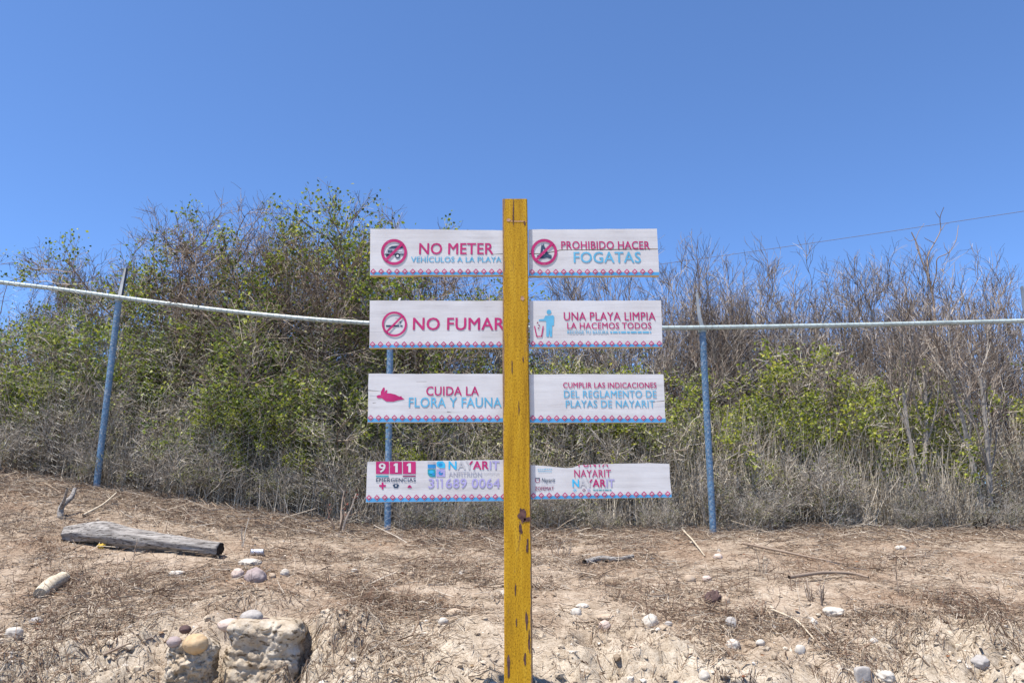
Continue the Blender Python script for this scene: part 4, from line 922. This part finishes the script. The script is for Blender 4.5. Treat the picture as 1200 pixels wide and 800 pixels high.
# row 2 right
def t2r(p):
    p.text("UNA PLAYA LIMPIA", (660.8, 365.8, 767.8, 375.4), 'magenta', .012); p.text("LA HACEMOS TODOS", (664.8, 378, 763, 385.3), 'magenta', .014); p.text("RECOGE TU BASURA", (664.8, 387.4, 713, 391), 'blue', .008)
    x = 715
    for w in (2.2, 5.5, 2, 6, 3.4, 7, 4.8, 7.5, 4):
        p.rect(x, 388.3, min(x + w, 763), 390.3, 'blue'); x += w + 1
def i2r(p):
    p.disc(643.3, 365.6, 2.7, 2.7, 'blue'); p.poly([(639, 370), (648, 369.4), (649.4, 371), (649, 381.5), (647.3, 381.5), (647, 382), (647, 394.6), (644.2, 394.6), (643.8, 383), (643.2, 394.6), (640.2, 394.6), (640, 376.2), (638.3, 376.1), (631.3, 376), (631.3, 374.2), (637.2, 373.8)], 'deep' if 0 else 'blue')
    for a in ((626.3, 382, 629, 394.5), (636.6, 382, 634.6, 394.5), (628.7, 394.3, 635, 394.3)): p.line(*a, 1.3, 'magenta', 2)
    for x, y in ((630, 378.2), (632, 381.5), (631, 384.6)): p.disc(x, y, .9, .9, 'plum', 2)
board([(620, 352.4), (774.6, 352), (776.2, 406.6), (621, 407)], "white board reading UNA PLAYA LIMPIA LA HACEMOS TODOS with a figure at a bin", [("lettering", t2r), ("pictogram", i2r)], (621, 776, 403.2, 406.5, 0, -.1))
# row 3 left
def t3l(p): p.text("CUIDA LA", (499.5, 452.8, 561, 463.2), 'magenta', .018); p.text("FLORA Y FAUNA", (479, 465.6, 587.6, 477), 'blue', .014)
def i3l(p): p.poly([(441, 464.5), (443, 462.8), (446.2, 462.6), (446.3, 459), (449, 454.2), (450.6, 453.8), (451, 456), (450, 460), (452.4, 457), (454.2, 457), (453, 460.6), (458, 460.8), (463, 462), (468, 464.5), (470.5, 464), (471, 465.6), (474, 467.3), (471, 468.3), (466, 469), (461, 470.5), (453, 470.3), (449.6, 468), (447.5, 466.2), (443, 466.4)], 'magenta')
board([(432, 437.6), (593, 438), (593, 494.6), (430.8, 494.8)], "white board reading CUIDA LA FLORA Y FAUNA with a magenta animal", [("lettering", t3l), ("pictogram", i3l)], (431, 593, 489.8, 494.3, .1, 0), cracks=[(431.8, 457.4, 446, 458.6, .7), (437, 472.4, 441, 471.8, .6), (500, 447.2, 488, 447.4, .3), (524, 482.4, 529, 483.2, .7)])
# row 3 right
def t3r(p): p.text("CUMPLIR LAS INDICACIONES", (660, 448, 769, 454.4), 'magenta', .014); p.text("DEL REGLAMENTO DE", (661, 457.4, 769, 465.8), 'blue', .012); p.text("PLAYAS DE NAYARIT", (663, 468.8, 767, 477.2), 'blue', .012)
board([(620, 438.4), (777.6, 438.4), (780, 495), (621, 495.2)], "white board reading CUMPLIR LAS INDICACIONES DEL REGLAMENTO DE PLAYAS DE NAYARIT", [("lettering", t3r)], (621, 780, 490.2, 494.8, 0, 0), cracks=[(778.2, 469.8, 764, 470.8, .7)])
# row 4 left
LOGO = [(.155, 'cyan'), (.30, 'pale'), (.415, 'pale'), (.60, 'magenta'), (.775, 'magenta'), (.86, 'lavender'), (1.1, 'lavender')]
def t4l(p):
    for x0, x1 in ((440.6, 455.8), (456.8, 471), (472.2, 487.2)): p.rect(x0, 540.6, x1, 555, 'magenta', 1)
    p.text("9", (444, 542.6, 451.8, 553.2), 'white', .035, 2); [p.poly([(x - 2.6, 545.6), (x - 2.6, 544.2), (x - .6, 542.5), (x + 2.2, 542.5), (x + 2.2, 553.2), (x - .8, 553.2), (x - .8, 545.6)], 'white', 2) for x in (464, 479.4)]
    p.rect(440.6, 557, 455.6, 558.6, 'teal'); p.rect(472, 556.8, 487.2, 558.4, 'plum'); p.text("EMERGENCIAS", (440.8, 559.9, 487.2, 564.3), 'navy', .010)
    p.text("NAYARIT", (525.8, 540.2, 585, 549.7), 'cyan', .034, 1, 0, LOGO); p.text("ANFITRIÓN", (525.8, 551.4, 564.5, 557.8), 'grey', .012)
    for i in range(9): p.ring(567.2 + i * 2.15, 554.6 + .5 * ((i * 5) % 3 - 1), .75, 1.05, 'grey', 1, 8)
    p.text("3", (502.2, 560.8, 508.8, 571.6), 'lavender', .022); p.text("689 0064", (522.6, 560.6, 585.8, 571.5), 'lavender', .022)
    for x in (512.6, 517.8): p.poly([(x - 2.2, 562.4), (x - 2.2, 561.1), (x - .2, 560.9), (x + 1.1, 560.9), (x + 1.1, 571.5), (x - .5, 571.5), (x - .5, 562.4)], 'lavender')
def i4l(p):
    p.rect(447.2, 564.8, 449.4, 573, 'magenta'); p.rect(444.4, 567.8, 447.2, 570, 'magenta'); p.rect(449.4, 567.8, 452.2, 570, 'magenta')
    p.poly([(460, 568), (462, 566.8), (466, 566.8), (468, 568), (466.6, 570), (466.4, 571.4), (461.6, 571.4), (461.4, 570)], 'navy'); p.disc(464, 568.8, 1, .9, 'white', 2)
    p.poly([(477.2, 571.2), (478.4, 569), (480, 567.8), (481.6, 569), (482.9, 571.2)], 'magenta'); p.disc(480, 570.2, .8, .6, 'plum', 2)
    # four tile emblem
    p.rect(501.2, 544, 510.6, 548.4, 'deep'); p.rect(501.2, 540.4, 510.6, 543.8, 'pale'); p.disc(508.6, 542.5, 1.3, 1.4, 'grey', 2)
    p.poly([(511.6, 545.5), (511.6, 541.5), (513.5, 540.2), (519, 540.2), (521.6, 543), (521.6, 548), (516, 548.2)], 'cyan'); p.disc(516, 544, 2.4, 1.6, 'deep', 2)
    p.poly([(501.2, 549.4), (510.4, 549.4), (510.4, 558.8), (506, 558.8), (503, 557.5), (501.2, 555)], 'teal'); p.disc(505.5, 552.8, 3, 2, 'cyan', 2); p.disc(508, 555.5, 1.8, 1.5, 'deep', 2)
    p.rect(511.4, 549.4, 521.6, 558.4, 'lavender'); p.disc(516.5, 554, 2.6, 2.2, 'deep', 2); p.disc(517.4, 553, 1.3, 1, 'lavender', 3)
board([(430.6, 540.6), (520, 539.4), (593, 538.4), (593, 586.8), (428.6, 588.4)], "white board reading 911 EMERGENCIAS and NAYARIT ANFITRIÓN 311 689 0064", [("lettering", t4l), ("pictogram", i4l)], (429, 593, 583.4, 588, 0, -1.3))
# row 4 right : top edge broken away
def t4r(p):
    p.text("PUNTA", (678, 538.6, 712.6, 547), 'magenta', .012, 1, 0, None, [(695, 544.1, .0, -1)]); p.text("NAYARIT", (673, 550.2, 715.8, 558.9), 'magenta', .004); p.text("NAYARIT", (671, 561.4, 719.7, 570.3), 'cyan', .032, 1, 0, LOGO)
    p.text("ZOFEMAT", (626.8, 569.8, 649, 574.2), 'plum', .014); p.text("Nayarit", (634.5, 559.8, 650.5, 566.2), 'navy', .004, 1, .3)
    for k, (x0, x1, y) in enumerate(((630, 637, 549.4), (638.4, 646, 548.9), (631, 646, 551.8))):
        x = x0
        while x < x1: p.rect(x, y, x + 1.6, y + .9, 'blue'); x += 2.3
    x = 695
    for w in (3, 2, 4, 1.6, 5, 2.4): p.rect(x, 573.2, x + w, 574.4, 'teal'); x += w + .7
def i4r(p):
    p.ring(630, 562.5, 2.2, 3, 'plum', 1, 16); p.rect(627.4, 559.6, 632.6, 560.6, 'navy', 2); p.line(634, 566.6, 649.6, 566.4, .35, 'grey')
    for cx, mt in ((673.6, 'cyan'), (684.4, 'plum')):
        for dx, dy in ((0, -1.3), (0, 1.3), (-1.3, 0), (1.3, 0)): p.poly([(cx + dx - .8, 574 + dy), (cx + dx, 574.8 + dy), (cx + dx + .8, 574 + dy), (cx + dx, 573.2 + dy)], mt)
    p.ring(690, 574, 1.1, 1.7, 'lavender', 1, 12)
board([(621, 544.6), (636, 545.4), (646, 546.4), (657, 547.6), (663, 548.2), (671, 547.6), (679, 544.7), (700, 543.6), (730, 542.9), (760, 542.4), (784.4, 543.2), (785, 560), (787.4, 582.6), (621, 585)], "broken topped white board reading NAYARIT and ZOFEMAT, lowest on the right",
      [("lettering", t4r), ("pictogram", i4r)], (621.6, 787, 581, 584.6, 0, -2.2))
